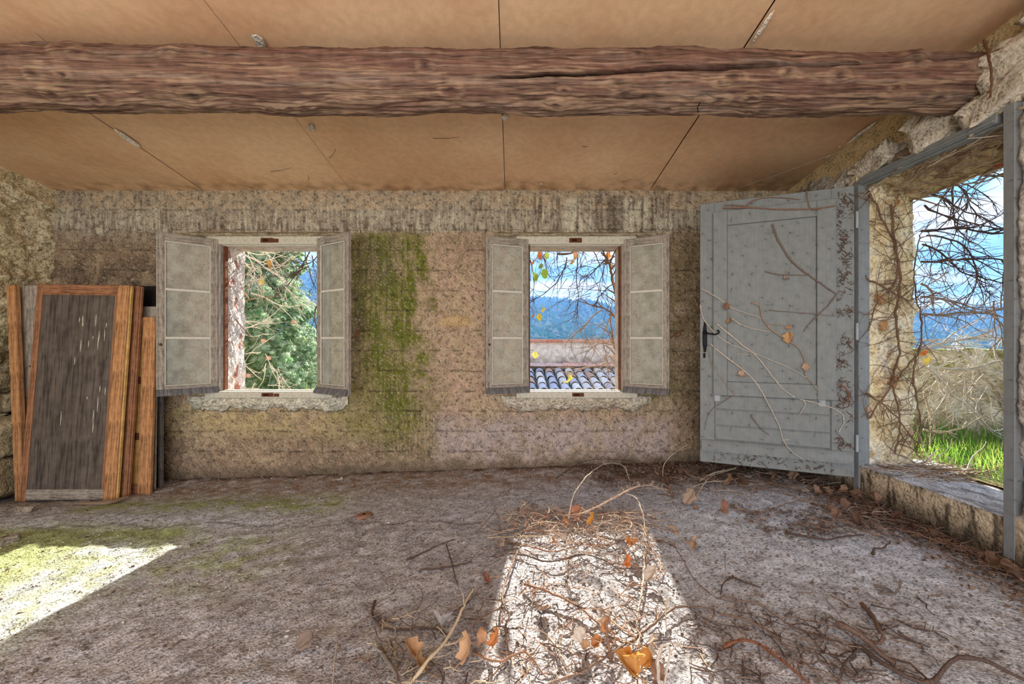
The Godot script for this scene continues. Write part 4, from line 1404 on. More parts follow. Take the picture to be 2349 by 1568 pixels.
func crest(k: float) -> float:
	# height of the wooded ridge over its distance, by direction k = x / depth
	var pts := [[-3.0, 0.16], [-1.2, 0.17], [-0.6, 0.165], [-0.45, 0.158], [-0.2, 0.115], [0.0, 0.09], [0.08, 0.092], [0.17, 0.086], [0.27, 0.071], [0.5, 0.052], [1.0, 0.066], [1.2, 0.076], [1.6, 0.07], [3.0, 0.06]]
	for i in pts.size() - 1:
		if k <= pts[i + 1][0]:
			return lerpf(pts[i][1], pts[i + 1][1], smoothstep(pts[i][0], pts[i + 1][0], k))
	return 0.06


func hill_height(k: float, d: float) -> float:
	var x := k * d
	var f := smoothstep(60.0, 300.0, d)
	var low := -9.0 + 0.004 * d
	return lerpf(low, crest(k) * 300.0, pow(f, 1.25)) + 3.0 * noise_soft.get_noise_2d(x * 0.012, d * 0.012) - smoothstep(300.0, 420.0, d) * 30.0


func build_outside() -> void:
	# wooded hill across the valley
	var us := steps(-3.0, 3.0, 0.03)
	var vs := steps(40.0, 420.0, 8.0)
	var at := func(k: float, d: float) -> Vector3:
		return Vector3(k * d, hill_height(k, d), -d)
	var tint := func(k: float, d: float, p: Vector3) -> Color:
		return srgb(80, 106, 84).lerp(srgb(110, 118, 90), clampf(0.4 + noise_soft.get_noise_2d(p.x * 0.02, d * 0.02), 0.0, 1.0))
	tag(part(self, "hill", sheet(us, vs, at, tint, null, true), m.plain), "long wooded hill rising across the valley behind the windows", "hill", "", "structure")
	var crown := Shape.new()
	for t in 3:
		var ring := []
		for q in 7:
			var an := TAU * q / 7.0 + t
			var rr := [0.52, 0.44, 0.26][t] as float
			ring.append(Vector3(cos(an) * rr, [0.12, 0.45, 0.75][t], sin(an) * rr))
		var top := Vector3(0, [0.62, 0.88, 1.1][t], 0)
		for q in 7:
			crown.face([ring[q], ring[(q + 1) % 7], top], Vector3(0, 0.3, 0))
		crown.face(ring, Vector3(0, 2.0, 0))
	var places := []
	var tints := []
	var r := RandomNumberGenerator.new()
	r.seed = 12
	while places.size() < 52000:
		var k := r.randf_range(-0.75, 1.5)
		var d := sqrt(r.randf_range(75.0 * 75.0, 325.0 * 325.0))
		var sz := r.randf_range(2.2, 4.6) * (1.25 if r.randf() < 0.2 else 1.0)
		var wide := r.randf_range(0.75, 1.3)
		places.append(Transform3D(Basis(Vector3.UP, r.randf() * TAU).scaled(Vector3(sz * wide, sz, sz * wide)), Vector3(k * d, hill_height(k, d) - 0.4, -d)))
		var patch := noise_soft.get_noise_2d(k * d * 0.03, d * 0.03)
		var c := srgb(92, 130, 92).lerp(srgb(74, 112, 96), r.randf())
		if r.randf() < 0.3 + patch * 0.5:
			c = srgb(150, 146, 128).lerp(srgb(130, 144, 106), r.randf())
		tints.append(c)
	tag(multi(self, "forest", crown.mesh(), m.plain, places, tints), "dense pine and oak forest covering the distant hillside", "forest", "", "stuff")
	var fog := FogVolume.new()
	fog.name = "valley_haze"
	fog.size = Vector3(700, 100, 210)
	fog.position = Vector3(60, 10, -175)
	var fm := FogMaterial.new()
	fm.albedo = Color(0.50, 0.72, 1.0)
	fm.density = 0.0035
	fog.material = fm
	add_child(fog)
	tag(fog, "blue haze hanging in the valley before the hill", "haze", "", "stuff")

	# ground and garden
	var gu := steps(2.95, 9.0, 0.08)
	var gv := steps(-9.0, 3.0, 0.08)
	var ga := func(x: float, z: float) -> Vector3:
		return Vector3(x, 0.34 + 0.03 * noise_soft.get_noise_2d(x * 1.5, z * 1.5) + 0.02 * maxf(0.0, x - 3.2), z)
	var gt := func(x: float, z: float, p: Vector3) -> Color:
		return srgb(112, 118, 62).lerp(srgb(128, 106, 76), clampf(0.3 + noise_rough.get_noise_2d(x * 3.0, z * 3.0), 0.0, 1.0))
	tag(part(self, "garden_ground", sheet(gu, gv, ga, gt), m.floor), "grassy earth outside the doorway", "ground", "", "structure")
	tag(part(self, "valley_ground", block(Vector3(120, 0.4, 70), 0.01), m.floor, Transform3D(Basis(), Vector3(0, -2.9, -39.5))), "open ground falling away below the house", "ground", "", "structure")
	var blade := Shape.new()
	for s in [0, 1]:
		var o := Vector3(0.012 * s, 0, 0.008 * s)
		var y1: float = 0.55 - 0.15 * s
		var b := Vector3(0.10 + 0.1 * s, 1.0 - 0.25 * s, 0.05 - 0.16 * s)
		var md := Vector3(0.03, y1, 0.01)
		blade.v.append_array(PackedVector3Array([o, o + Vector3(0.03, 0, 0), o + md + Vector3(0.022, 0, 0.004), o + md, b]))
		for q in 5:
			blade.n.append(Vector3(0.2, 0.5, 0.84).normalized())
			blade.c.append(Color.WHITE)
		var i: int = 5 * s
		blade.ix.append_array(PackedInt32Array([i, i + 2, i + 1, i, i + 3, i + 2, i + 3, i + 4, i + 2]))
	places = []
	tints = []
	for q in 9000:
		var x := r.randf_range(3.02, 5.2)
		var z := r.randf_range(-4.6, -1.9)
		if x < 3.25 and r.randf() < 0.6:
			continue
		var hgt := r.randf_range(0.07, 0.19)
		places.append(Transform3D(Basis.from_euler(Vector3(r.randf_range(-0.3, 0.3), r.randf() * TAU, r.randf_range(-0.3, 0.3))).scaled(Vector3(hgt, hgt, hgt)), Vector3(x, (ga.call(x, z) as Vector3).y - 0.005, z)))
		tints.append(srgb(96, 156, 56).lerp(srgb(168, 190, 92), r.randf()) if r.randf() > 0.1 else srgb(190, 170, 110))
	tag(multi(self, "grass", blade.mesh(), m.green, places, tints), "fresh green grass growing outside the doorway", "grass", "", "stuff")
	# low garden wall of rubble, mossy on top
	var wd := Vector3(0.33, 0, 0.37).normalized()
	var w0 := Vector3(4.12, 0.3, -4.05)
	var wall := thing("garden_wall", "low sunlit rubble garden wall with moss on its top, beyond the doorway", "wall", Vector3.ZERO, "", "structure")
	var wu := steps(-2.6, 2.6, 0.025)
	var wv := steps(0.0, 1.0, 0.03)
	var side := wd.cross(Vector3.UP)
	if side.dot(w0) > 0.0:
		side = -side
	var wat := func(u: float, v: float) -> Vector3:
		var y := minf(v / 0.8, 1.0) * 0.86
		var back := maxf(0.0, v - 0.8) * 1.8
		return w0 + wd * u + Vector3.UP * (y + 0.04 * noise_soft.get_noise_1d(u * 2.0) * y) + side * (0.03 * noise_rough.get_noise_2d(u * 3.0, v * 5.0) + 0.02 * noise_rough.get_noise_2d(u * 12.0, v * 12.0) - back)
	var wt := func(u: float, v: float, p: Vector3) -> Color:
		var c := noise_rough.get_noise_2d(u * 5.0, v * 5.0)
		var col := srgb(252, 238, 204).lerp(srgb(206, 186, 146), clampf(0.3 + c * 1.2, 0.0, 0.85))
		return col.lerp(srgb(160, 156, 70), clampf(smoothstep(0.68, 0.82, v + c * 0.3), 0.0, 0.8))
	part(wall, "face", sheet(wu, wv, wat, wt), m.plaster)
	# neighbouring roof of canal tiles rising to a rendered parapet
	var roof := thing("tiled_roof", "weathered canal tile roof of the outbuilding below the right window", "roof", Vector3(1.5, 0.1, -7.6))
	var origin := Vector3(1.5, 0.1, -7.6)
	var slope := atan2(0.40, 1.9)
	var base_xf := Transform3D(Basis(Vector3(1, 0, 0), slope), Vector3.ZERO)
	part(roof, "decking", block(Vector3(6.4, 0.05, 2.2), 0.01), m.tint, base_xf * Transform3D(Basis(), Vector3(0, -0.03, -0.95)))
	var cover := tile_mesh(0.092, 0.078, 0.50, true)
	var pan := tile_mesh(0.085, 0.072, 0.50, false)
	var tr := RandomNumberGenerator.new()
	tr.seed = 44
	var tones: Array = []
	for q in 6:
		var mt: StandardMaterial3D = m.tile.duplicate()
		mt.albedo_color = [Color(0.80, 0.80, 0.84), Color(0.68, 0.69, 0.74), Color(0.88, 0.84, 0.82), Color(0.80, 0.66, 0.58), Color(0.74, 0.74, 0.80), Color(0.92, 0.90, 0.88)][q]
		tones.append(mt)
	var pan_tone: StandardMaterial3D = m.tile.duplicate()
	pan_tone.albedo_color = Color(0.36, 0.39, 0.36)
	for col in 26:
		for row in 5:
			var x := -2.9 + col * 0.225
			if origin.x + x < -0.5 or origin.x + x > 4.3:
				continue
			var z := -0.02 - row * 0.41
			var jig := Basis(Vector3.UP, tr.randf_range(-0.03, 0.03)) * Basis(Vector3(1, 0, 0), -0.06)
			part(roof, "tile", cover, tones[tr.randi() % 6], base_xf * Transform3D(jig, Vector3(x + tr.randf_range(-0.008, 0.008), 0.075, z + tr.randf_range(-0.02, 0.02))))
			part(roof, "pan_tile", pan, pan_tone, base_xf * Transform3D(Basis(Vector3(1, 0, 0), 0.05), Vector3(x + 0.1125, 0.075, z)))
	var para := thing("parapet_wall", "rendered parapet wall capped with flat red tiles above the canal tile roof", "wall")
	var pu := steps(-7.0, 6.5, 0.1)
	var pat := func(x: float, y: float) -> Vector3:
		return Vector3(x, y, -9.62 + 0.01 * noise_rough.get_noise_2d(x * 3.0, y * 3.0))
	var ptint := func(x: float, y: float, p: Vector3) -> Color:
		var c := noise_rough.get_noise_2d(x * 5.0, y * 6.0)
		return srgb(226, 214, 202).lerp(srgb(120, 108, 96), clampf((1.0 - smoothstep(0.76, 0.95, y)) * (0.6 + c) + c * 0.3, 0.0, 0.8))
	part(para, "face", sheet(pu, steps(-3.0, 1.23, 0.1), pat, ptint), m.plaster)
	part(para, "core", block(Vector3(13.6, 4.3, 0.2), 0.01), m.plaster, Transform3D(Basis(), Vector3(-0.25, -0.95, -9.75)))
	var flat := block(Vector3(0.40, 0.075, 0.34), 0.012)
	var half := tile_mesh(0.085, 0.095, 0.42, true)
	for i in 33:
		var x := -6.6 + i * 0.4
		var mt: StandardMaterial3D = m.tile.duplicate()
		mt.albedo_color = Color(0.80, 0.50, 0.41).lerp(Color(0.86, 0.68, 0.60), tr.randf())
		part(para, "coping_tile", flat, mt, Transform3D(Basis(Vector3(0, 0, 1), tr.randf_range(-0.015, 0.015)), Vector3(x, 1.255 + tr.randf_range(-0.006, 0.006), -9.72)))
		if x > -0.6 and x < 4.6:
			var m2: StandardMaterial3D = m.tile.duplicate()
			m2.albedo_color = Color(0.86, 0.66, 0.60).lerp(Color(0.78, 0.74, 0.76), tr.randf() * 0.6)
			part(para, "flashing_tile", half, m2, Transform3D(Basis(Vector3.UP, PI / 2) * Basis(Vector3(1, 0, 0), 0.03), Vector3(x + 0.2, 0.66, -9.56)))
	build_conifer()
	build_creepers()


func tile_mesh(r0: float, r1: float, ln: float, over: bool) -> ArrayMesh:
	# half round clay tile, wide end towards +z
	var s := Shape.new()
	var sg := 1.0 if over else -1.0
	var th := 0.014
	var k := 8
	for i in k:
		var a0 := PI * i / k
		var a1 := PI * (i + 1) / k
		var q := func(a: float, r: float, z: float) -> Vector3:
			return Vector3(cos(a) * r, sg * sin(a) * r * 0.85, z)
		var f0 := 0.0
		var f1 := -ln
		s.face([q.call(a0, r0, f0), q.call(a1, r0, f0), q.call(a1, r1, f1), q.call(a0, r1, f1)], Vector3(0, -sg * 0.2, -ln * 0.5))
		s.face([q.call(a0, r0, f0), q.call(a1, r0, f0), q.call(a1, r0 - th, f0), q.call(a0, r0 - th, f0)], Vector3(0, 0, -1))
		s.face([q.call(a0, r0 - th, f0), q.call(a1, r0 - th, f0), q.call(a1, r1 - th, f1), q.call(a0, r1 - th, f1)], Vector3(0, sg * 0.6, -ln * 0.5))
	return s.mesh()


func build_conifer() -> void:
	var t := thing("conifer", "dense green cypress filling the left window, small pale cones on it", "tree", Vector3(-4.55, -2.6, -7.0))
	var s := Shape.new()
	var pts := curve_through([Vector3(0, 0, 0), Vector3(0.06, 2.5, 0.05), Vector3(-0.05, 5.0, 0.0), Vector3(0, 7.6, 0)], 0.2)
	s.tube(pts, taper(pts.size(), 0.17, 0.02), 8, srgb(128, 104, 84))
	part(t, "trunk", s.mesh(), m.vine)
	# sprays of scale leaves: a flat frond of thin twigs
	var fr := Shape.new()
	var fr_r := RandomNumberGenerator.new()
	fr_r.seed = 3
	for k in 11:
		var an := (k - 5) * 0.21
		var d := Vector3(sin(an), cos(an), fr_r.randf_range(-0.3, 0.3)).normalized()
		var p0 := Vector3(0, 0.02 * absf(k - 5), 0)
		var ln := 0.62 + 0.38 * cos(an * 1.2)
		var w := d.cross(Vector3(0, 0, 1)).normalized() * 0.10
		var nn := w.cross(d).normalized()
		var i := fr.v.size()
		fr.v.append_array(PackedVector3Array([p0, p0 + d * ln * 0.5 - w, p0 + d * ln, p0 + d * ln * 0.55 + w]))
		for q in 4:
			fr.n.append(nn)
			fr.c.append(Color.WHITE)
		fr.ix.append_array(PackedInt32Array([i, i + 1, i + 2, i, i + 2, i + 3]))
	var places := []
	var tints := []
	var r := RandomNumberGenerator.new()
	r.seed = 8
	while places.size() < 42000:
		var y := r.randf_range(0.8, 7.8)
		var f := 1.0 - y / 8.2
		var an := r.randf() * TAU
		var clump := noise_rough.get_noise_3d(cos(an) * 2.0, y * 1.5, sin(an) * 2.0)
		var rad := (0.12 + 1.42 * pow(f, 0.6)) * (0.8 + 0.62 * clump)
		rad *= 1.0 - 0.3 * r.randf() * r.randf() * r.randf()
		var p := Vector3(cos(an) * rad, y, sin(an) * rad)
		var outw := Vector3(cos(an), r.randf_range(0.1, 1.0), sin(an)).normalized()
		var face_n := (outw + Vector3(r.randf_range(-0.7, 0.7), r.randf_range(-0.2, 0.9), r.randf_range(-0.7, 0.7))).normalized()
		var b := Basis.looking_at(-face_n, Vector3(r.randf_range(-0.7, 0.7), 1.0, r.randf_range(-0.7, 0.7)))
		var sz := r.randf_range(0.05, 0.11)
		places.append(Transform3D(b.scaled(Vector3(sz, sz, sz)), p))
		tints.append(srgb(122, 160, 110).lerp(srgb(206, 220, 192), r.randf()).lerp(srgb(196, 190, 132), 0.35 if r.randf() < 0.18 else 0.0))  # palest sprays put highlights into the foliage colour
	multi(t, "foliage", fr.mesh(), m.green, places, tints)
	for k in 26:
		var an := r.randf_range(0.2, PI - 0.2)
		var y := r.randf_range(2.6, 5.2)
		var rad := (0.12 + 1.42 * pow(1.0 - y / 8.2, 0.6)) * 1.02
		part(t, "cone", stone_mesh(80 + k % 3, Vector3(0.06, 0.055, 0.06), srgb(226, 170, 140), 0.2), m.tint, Transform3D(Basis(), Vector3(cos(an) * rad, y, sin(an) * rad)))


func branch(s: Shape, from: Vector3, dir: Vector3, ln: float, r0: float, depth: int, col: Color, r: RandomNumberGenerator, droop := 0.0) -> void:
	var pts := PackedVector3Array([from])
	var p := from
	var d := dir.normalized()
	var segs := maxi(4, int(ln / 0.05))
	for i in segs:
		d = (d + Vector3(r.randf_range(-0.28, 0.28), r.randf_range(-0.28, 0.28) - droop, r.randf_range(-0.28, 0.28))).normalized()
		p += d * ln / segs
		pts.append(p)
	s.tube(pts, taper(pts.size(), r0, r0 * 0.35, 0.35), 5 if r0 > 0.004 else 4, col)
	if depth > 0:
		for i in range(1, segs):
			if r.randf() < 0.62:
				var side := Vector3(r.randf_range(-1, 1), r.randf_range(-1, 1), r.randf_range(-1, 1))
				branch(s, pts[i], (pts[i + 1] - pts[i]).normalized() + side * 0.8, ln * r.randf_range(0.25, 0.55), r0 * 0.5, depth - 1, col, r, droop)


func creeper(called: String, label: String, starts: Array, col: Color, seed_n: int, group := "") -> Node3D:
	# starts: [from, direction, length, radius, depth, droop] of each stem of one plant
	var s := Shape.new()
	var r := RandomNumberGenerator.new()
	r.seed = seed_n
	for st in starts:
		branch(s, st[0], st[1], st[2], st[3], st[4], col, r, st[5])
	var o := thing(called, label, "vine", starts[0][0], group)
	part(o, "stem", s.mesh(), m.vine, Transform3D(Basis(), -(starts[0][0] as Vector3)))
	return o


func build_creepers() -> void:
	var pale := srgb(238, 226, 208)
	var brown := srgb(166, 128, 100)
	var dark := srgb(98, 80, 72)
	# left window: pale stems fanning out from the cheek and the head of the opening
	var L := -2.76
	creeper("bare_creeper", "pale bare creeper stems fanning from the upper left corner of the left window", [
		[px3(540, 575, 4.3), Vector3(1, -0.25, -0.1), 0.75, 0.008, 2, 0.02], [px3(548, 590, 4.3), Vector3(0.8, -0.7, -0.1), 0.8, 0.007, 2, 0.0],
		[px3(560, 572, 4.3), Vector3(0.9, -0.6, 0.0), 0.9, 0.007, 2, 0.0], [px3(600, 566, 4.3), Vector3(0.5, -0.9, 0.0), 0.8, 0.006, 2, 0.0]], pale, 101)
	creeper("bare_creeper", "cut thick creeper stem pointing inwards at the left side of the left window", [
		[px3(538, 655, 4.28), Vector3(1.0, -0.6, 0.1), 0.24, 0.016, 0, 0.0], [px3(540, 705, 4.3), Vector3(1.0, 0.55, -0.1), 0.4, 0.006, 1, 0.0]], srgb(196, 158, 130), 102)
	creeper("bare_creeper", "tangled pale creeper runners crossing the middle of the left window", [
		[px3(538, 735, 4.28), Vector3(1.0, -0.25, 0.0), 0.42, 0.009, 2, -0.03], [px3(538, 760, 4.28), Vector3(1.0, 0.2, -0.1), 0.6, 0.008, 2, 0.0], [px3(575, 672, 4.4), Vector3(1.0, -0.25, -0.2), 0.75, 0.007, 1, 0.0]], pale, 103)
	creeper("bare_creeper", "low creeper loops rising from the sill of the left window", [
		[px3(535, 880, 4.25), Vector3(0.8, -0.2, 0.0), 0.3, 0.006, 2, -0.02], [px3(640, 893, 4.25), Vector3(0.1, 1.0, 0.1), 0.25, 0.006, 2, -0.02], [px3(536, 820, 4.25), Vector3(0.9, -0.8, 0.0), 0.35, 0.006, 1, 0.0]], pale, 104)
	creeper("bare_creeper", "dark bare creeper hanging down the right side of the left window", [
		[px3(718, 560, 4.35), Vector3(-0.3, -1, 0.0), 0.85, 0.007, 2, 0.02], [px3(735, 580, 4.35), Vector3(-0.8, -0.5, -0.1), 0.55, 0.006, 2, 0.0], [px3(700, 560, 4.35), Vector3(0.1, -1, 0.0), 0.7, 0.005, 2, 0.0],
		[px3(728, 700, 4.35), Vector3(-0.3, -1, 0.0), 0.7, 0.006, 2, 0.0]], dark, 105)
	creeper("bare_creeper", "thin creeper stem with pale rootlets climbing the left cheek of the left window", [
		[px3(523, 890, 4.04), Vector3(0.06, 1, -0.05), 0.6, 0.006, 0, 0.0], [px3(530, 700, 4.1), Vector3(-0.02, -1, 0.05), 0.6, 0.006, 0, 0.0], [px3(522, 775, 4.02), Vector3(0.5, 0.1, -0.9), 0.2, 0.007, 1, 0.0]], brown, 106)
	creeper("bare_creeper", "brown creeper stem lying along the head of the left window", [
		[px3(520, 568, 4.1), Vector3(1, -0.1, 0), 0.35, 0.011, 0, -0.02], [px3(640, 568, 4.15), Vector3(-1, 0.12, 0), 0.3, 0.007, 1, -0.03]], brown, 107)
	# right window: dark stems against the sky
	creeper("bare_creeper", "dark bare creeper sprays hanging from the upper left of the right window", [
		[px3(1200, 560, 4.35), Vector3(0.9, -0.2, 0), 0.55, 0.008, 3, 0.02], [px3(1206, 580, 4.35), Vector3(0.7, -0.9, 0.0), 0.55, 0.007, 3, 0.0], [px3(1235, 556, 4.35), Vector3(0.3, -1.0, 0), 0.55, 0.006, 3, 0.0], [px3(1216, 640, 4.35), Vector3(0.0, -1.0, 0), 0.4, 0.005, 1, 0.0], [px3(1200, 800, 4.3), Vector3(1.0, -0.3, 0), 0.14, 0.004, 0, 0.0]], dark, 111)
	creeper("bare_creeper", "dark bare creeper stems hanging in the middle of the right window", [
		[px3(1280, 582, 4.35), Vector3(0.9, -0.15, 0), 0.5, 0.011, 3, 0.01], [px3(1300, 590, 4.35), Vector3(0.15, -1, 0), 0.85, 0.007, 1, 0.0], [px3(1325, 580, 4.35), Vector3(0.1, -1, 0.0), 0.75, 0.007, 3, 0.0],
		[px3(1350, 560, 4.35), Vector3(0.2, -1, 0), 0.5, 0.005, 3, 0.0]], dark, 112)
	creeper("bare_creeper", "thick brown creeper climbing the right side of the right window", [
		[px3(1418, 850, 4.3), Vector3(0.1, 1, 0.05), 0.65, 0.016, 1, 0.0], [px3(1424, 720, 4.3), Vector3(-0.15, 1, 0), 0.7, 0.02, 1, 0.0], [px3(1424, 745, 4.3), Vector3(-0.9, 0.9, 0.0), 0.35, 0.015, 1, 0.02], [px3(1385, 705, 4.3), Vector3(-1, 0.0, 0.0), 0.3, 0.009, 2, 0.05]], srgb(140, 106, 86), 113)
	creeper("bare_creeper", "dense web of dark creeper twigs in the upper right of the right window", [
		[px3(1420, 580, 4.33), Vector3(-0.8, -0.5, 0), 0.5, 0.007, 3, 0.02], [px3(1405, 560, 4.33), Vector3(-0.2, -1, 0), 0.7, 0.007, 3, 0.0], [px3(1424, 640, 4.33), Vector3(-1, -0.4, 0), 0.5, 0.007, 3, 0.02], [px3(1424, 610, 4.33), Vector3(-1, 0.1, 0), 0.4, 0.006, 3, 0.04], [px3(1390, 558, 4.33), Vector3(-0.1, -1, 0), 0.8, 0.005, 3, 0.0]], dark, 114)
	creeper("bare_creeper", "drooping pale brown creeper twigs in the lower right of the right window", [
		[px3(1380, 710, 4.33), Vector3(-0.7, -0.8, 0), 0.6, 0.008, 3, 0.05], [px3(1400, 725, 4.33), Vector3(-0.4, -1, 0), 0.6, 0.007, 3, 0.02], [px3(1424, 790, 4.33), Vector3(-1, -0.2, 0), 0.6, 0.008, 3, 0.06], [px3(1420, 830, 4.33), Vector3(-1, -0.3, 0), 0.5, 0.007, 3, 0.04], [px3(1424, 860, 4.33), Vector3(-0.9, -0.1, 0), 0.4, 0.005, 3, 0.0]], srgb(172, 146, 122), 115)
	# veils of fine twigs in both openings
	var veils := [["fine dark twigs veiling the sky at the upper right of the right window", 1300, 1424, 560, 680, 26, dark, 131], ["fine pale twigs hanging before the parapet in the right window", 1330, 1424, 740, 850, 20, srgb(178, 156, 136), 132], ["fine dark twigs along the top of the right window", 1215, 1330, 558, 570, 14, dark, 133], ["fine pale twigs crossing the upper half of the left window", 545, 690, 568, 640, 18, pale, 134], ["fine dark twigs at the upper right of the left window", 672, 735, 562, 640, 14, dark, 135], ["fine pale twigs low in the left window", 542, 640, 760, 890, 12, pale, 136], ["fine pale twigs tangled before the garden wall", 2120, 2300, 780, 930, 46, srgb(236, 226, 210), 137, 3.4], ["fine dark twigs tangled against the sky in the doorway", 2115, 2300, 480, 720, 44, dark, 138, 3.4]]
	for q in veils:
		var vr := RandomNumberGenerator.new()
		vr.seed = q[7]
		var starts := []
		for k in q[5]:
			var deep: float = q[8] if q.size() > 8 else 4.3
			starts.append([px3(vr.randf_range(q[1], q[2]), vr.randf_range(q[3], q[4]), deep + vr.randf_range(0.0, 0.2)), Vector3(vr.randf_range(-1, 0.6), vr.randf_range(-1, 0.2), vr.randf_range(-0.2, 0.1)), vr.randf_range(0.2, 0.5), 0.0035, 1, 0.02])
		creeper("twig_veil", q[0], starts, q[6], q[7]).set_meta("kind", "stuff")
	# doorway: stems covering the stone cheek
	var z := DOOR_FAR + 0.03
	var paths := [
		["dead creeper stem winding down the middle of the stone door cheek", [[2040, 470], [2050, 560], [2062, 640], [2052, 720], [2060, 800], [2045, 880], [2062, 960], [2050, 1040]], 0.010, brown],
		["dead creeper stem curving along the left edge of the stone door cheek", [[1985, 430], [2020, 500], [2052, 570], [2050, 650], [2010, 690], [1990, 760]], 0.008, brown],
		["dead creeper runner crossing the stone door cheek at mid height", [[1985, 640], [2030, 660], [2080, 690], [2115, 670]], 0.007, brown],
		["dead creeper stem climbing the outer edge of the stone door cheek", [[2098, 1035], [2108, 960], [2092, 860], [2112, 760], [2094, 640], [2106, 540]], 0.007, brown],
		["two dead creeper stems forking low on the stone door cheek", [[1990, 960], [2030, 900], [2070, 850], [2110, 800]], 0.007, brown],
		["thin dead creeper crossing above the doorstep on the stone door cheek", [[1985, 900], [2040, 940], [2080, 990], [2105, 1020]], 0.006, brown]]
	for i in paths.size():
		var q: Array = paths[i]
		var s := Shape.new()
		var line := []
		for e in q[1]:
			var d := -z
			line.append(px3(e[0], e[1], d) + Vector3(0, 0, 0.01))
		var pts := curve_through(line, 0.03, 0.012)
		s.tube(pts, taper(pts.size(), q[2] * 0.8, q[2] * 0.5, 0.35), 6, q[3].lerp(srgb(120, 100, 84), 0.6))
		var r := RandomNumberGenerator.new()
		r.seed = 300 + i
		for k in pts.size():
			if r.randf() < 0.9:
				branch(s, pts[k], Vector3(r.randf_range(-1, 1), r.randf_range(-1, 0.8), r.randf_range(-0.1, 0.14)), r.randf_range(0.08, 0.3), 0.003, 1, q[3].lerp(srgb(120, 100, 84), r.randf()), r, 0.0)
		var o := thing("cheek_creeper", q[0], "vine", line[0])
		part(o, "stem", s.mesh(), m.vine, Transform3D(Basis(), -(line[0] as Vector3)))
	# matted twigs under the door head
	var mat_s := Shape.new()
	var r2 := RandomNumberGenerator.new()
	r2.seed = 410
	for k in 130:
		var p := Vector3(r2.randf_range(2.56, 2.95), 0, r2.randf_range(DOOR_FAR, DOOR_NEAR + 0.1))
		p.y = DOOR_TOP - 0.005 - 0.1 * smoothstep(2.62, 2.95, p.x) - r2.randf() * 0.03
		branch(mat_s, p, Vector3(r2.randf_range(-0.4, 0.4), r2.randf_range(-0.15, 0.08), r2.randf_range(-1, 1)), r2.randf_range(0.12, 0.4), r2.randf_range(0.003, 0.007), 0, brown.lerp(pale, r2.randf() * 0.7), r2)
	var mt := thing("creeper_mat", "matted dead creeper twigs under the door head", "vines", Vector3(2.7, DOOR_TOP, -2.5), "", "stuff")
	part(mt, "twigs", mat_s.mesh(), m.vine, Transform3D(Basis(), -mt.position)).set_meta("kind", "stuff")
	# matted twigs and dead leaves on the doorstep
	mat_s = Shape.new()
	for k in 90:
		var p := Vector3(r2.randf_range(2.62, 3.15), DOOR_LOW + 0.01, r2.randf_range(DOOR_FAR, DOOR_FAR + 0.28 + 0.1 * r2.randf()))
		branch(mat_s, p, Vector3(r2.randf_range(-0.6, 1), r2.randf_range(-0.02, 0.12), r2.randf_range(-0.3, 0.7)), r2.randf_range(0.1, 0.4), r2.randf_range(0.003, 0.006), 0, brown.lerp(pale, r2.randf()), r2)
	mt = thing("doorstep_twigs", "loose dead twigs heaped on the doorstep below the stone cheek", "twigs", Vector3(2.9, DOOR_LOW, DOOR_FAR), "", "stuff")
	part(mt, "twigs", mat_s.mesh(), m.vine, Transform3D(Basis(), -mt.position)).set_meta("kind", "stuff")
	# stems across the garden, seen through the doorway
	creeper("garden_branch", "dark bare branches arching against the sky at the top of the doorway", [
		[px3(2105, 425, 3.3), Vector3(0.9, 0.25, 0.3), 0.9, 0.012, 2, 0.05], [px3(2110, 440, 3.3), Vector3(0.9, -0.2, 0.3), 0.8, 0.009, 2, 0.02], [px3(2180, 390, 3.4), Vector3(0.7, 0.0, 0.2), 0.6, 0.009, 2, 0.05]], dark, 121)
	creeper("garden_branch", "crooked bare branch hanging through the upper sky of the doorway", [
		[px3(2180, 400, 3.4), Vector3(0.3, -1, 0.1), 0.5, 0.011, 2, 0.0], [px3(2120, 470, 3.3), Vector3(0.4, -0.9, 0.1), 0.5, 0.008, 2, 0.0], [px3(2125, 540, 3.3), Vector3(1.0, -0.1, 0.2), 0.8, 0.008, 2, 0.02]], dark, 122)
	creeper("garden_branch", "long bare branches sweeping to the right across the middle of the doorway", [
		[px3(2112, 530, 3.35), Vector3(1, -0.35, 0.2), 0.95, 0.010, 2, 0.0], [px3(2112, 600, 3.35), Vector3(1, -0.25, 0.2), 0.9, 0.009, 2, 0.0], [px3(2115, 560, 3.35), Vector3(1, -0.55, 0.2), 0.8, 0.008, 2, 0.0]], dark, 123)
	creeper("garden_branch", "grey bare branches spreading before the blue hill in the doorway", [
		[px3(2112, 680, 3.4), Vector3(1, 0.1, 0.2), 0.8, 0.009, 2, 0.0], [px3(2112, 720, 3.4), Vector3(1, -0.1, 0.2), 0.9, 0.010, 2, 0.0], [px3(2112, 650, 3.4), Vector3(1, -0.5, 0.2), 0.8, 0.009, 2, 0.02], [px3(2280, 690, 3.3), Vector3(0.0, -1, 0.1), 0.4, 0.007, 2, 0.0]], srgb(168, 150, 138), 124)
	creeper("garden_creeper", "pale tangle of creeper spilling over the top of the garden wall", [
		[px3(2115, 800, 3.5), Vector3(1, 0.1, 0.25), 0.9, 0.011, 2, 0.0], [px3(2115, 780, 3.6), Vector3(1, -0.2, 0.25), 1.0, 0.010, 2, 0.0], [px3(2130, 840, 3.5), Vector3(1, -0.35, 0.25), 0.9, 0.009, 2, 0.0], [px3(2200, 800, 3.6), Vector3(0.6, -0.9, 0.2), 0.8, 0.009, 2, 0.0], [px3(2280, 790, 3.4), Vector3(0.1, -1, 0.1), 0.6, 0.008, 2, 0.0], [px3(2110, 830, 3.4), Vector3(1, -0.9, 0.25), 0.9, 0.009, 2, 0.0]], srgb(226, 214, 198), 125)
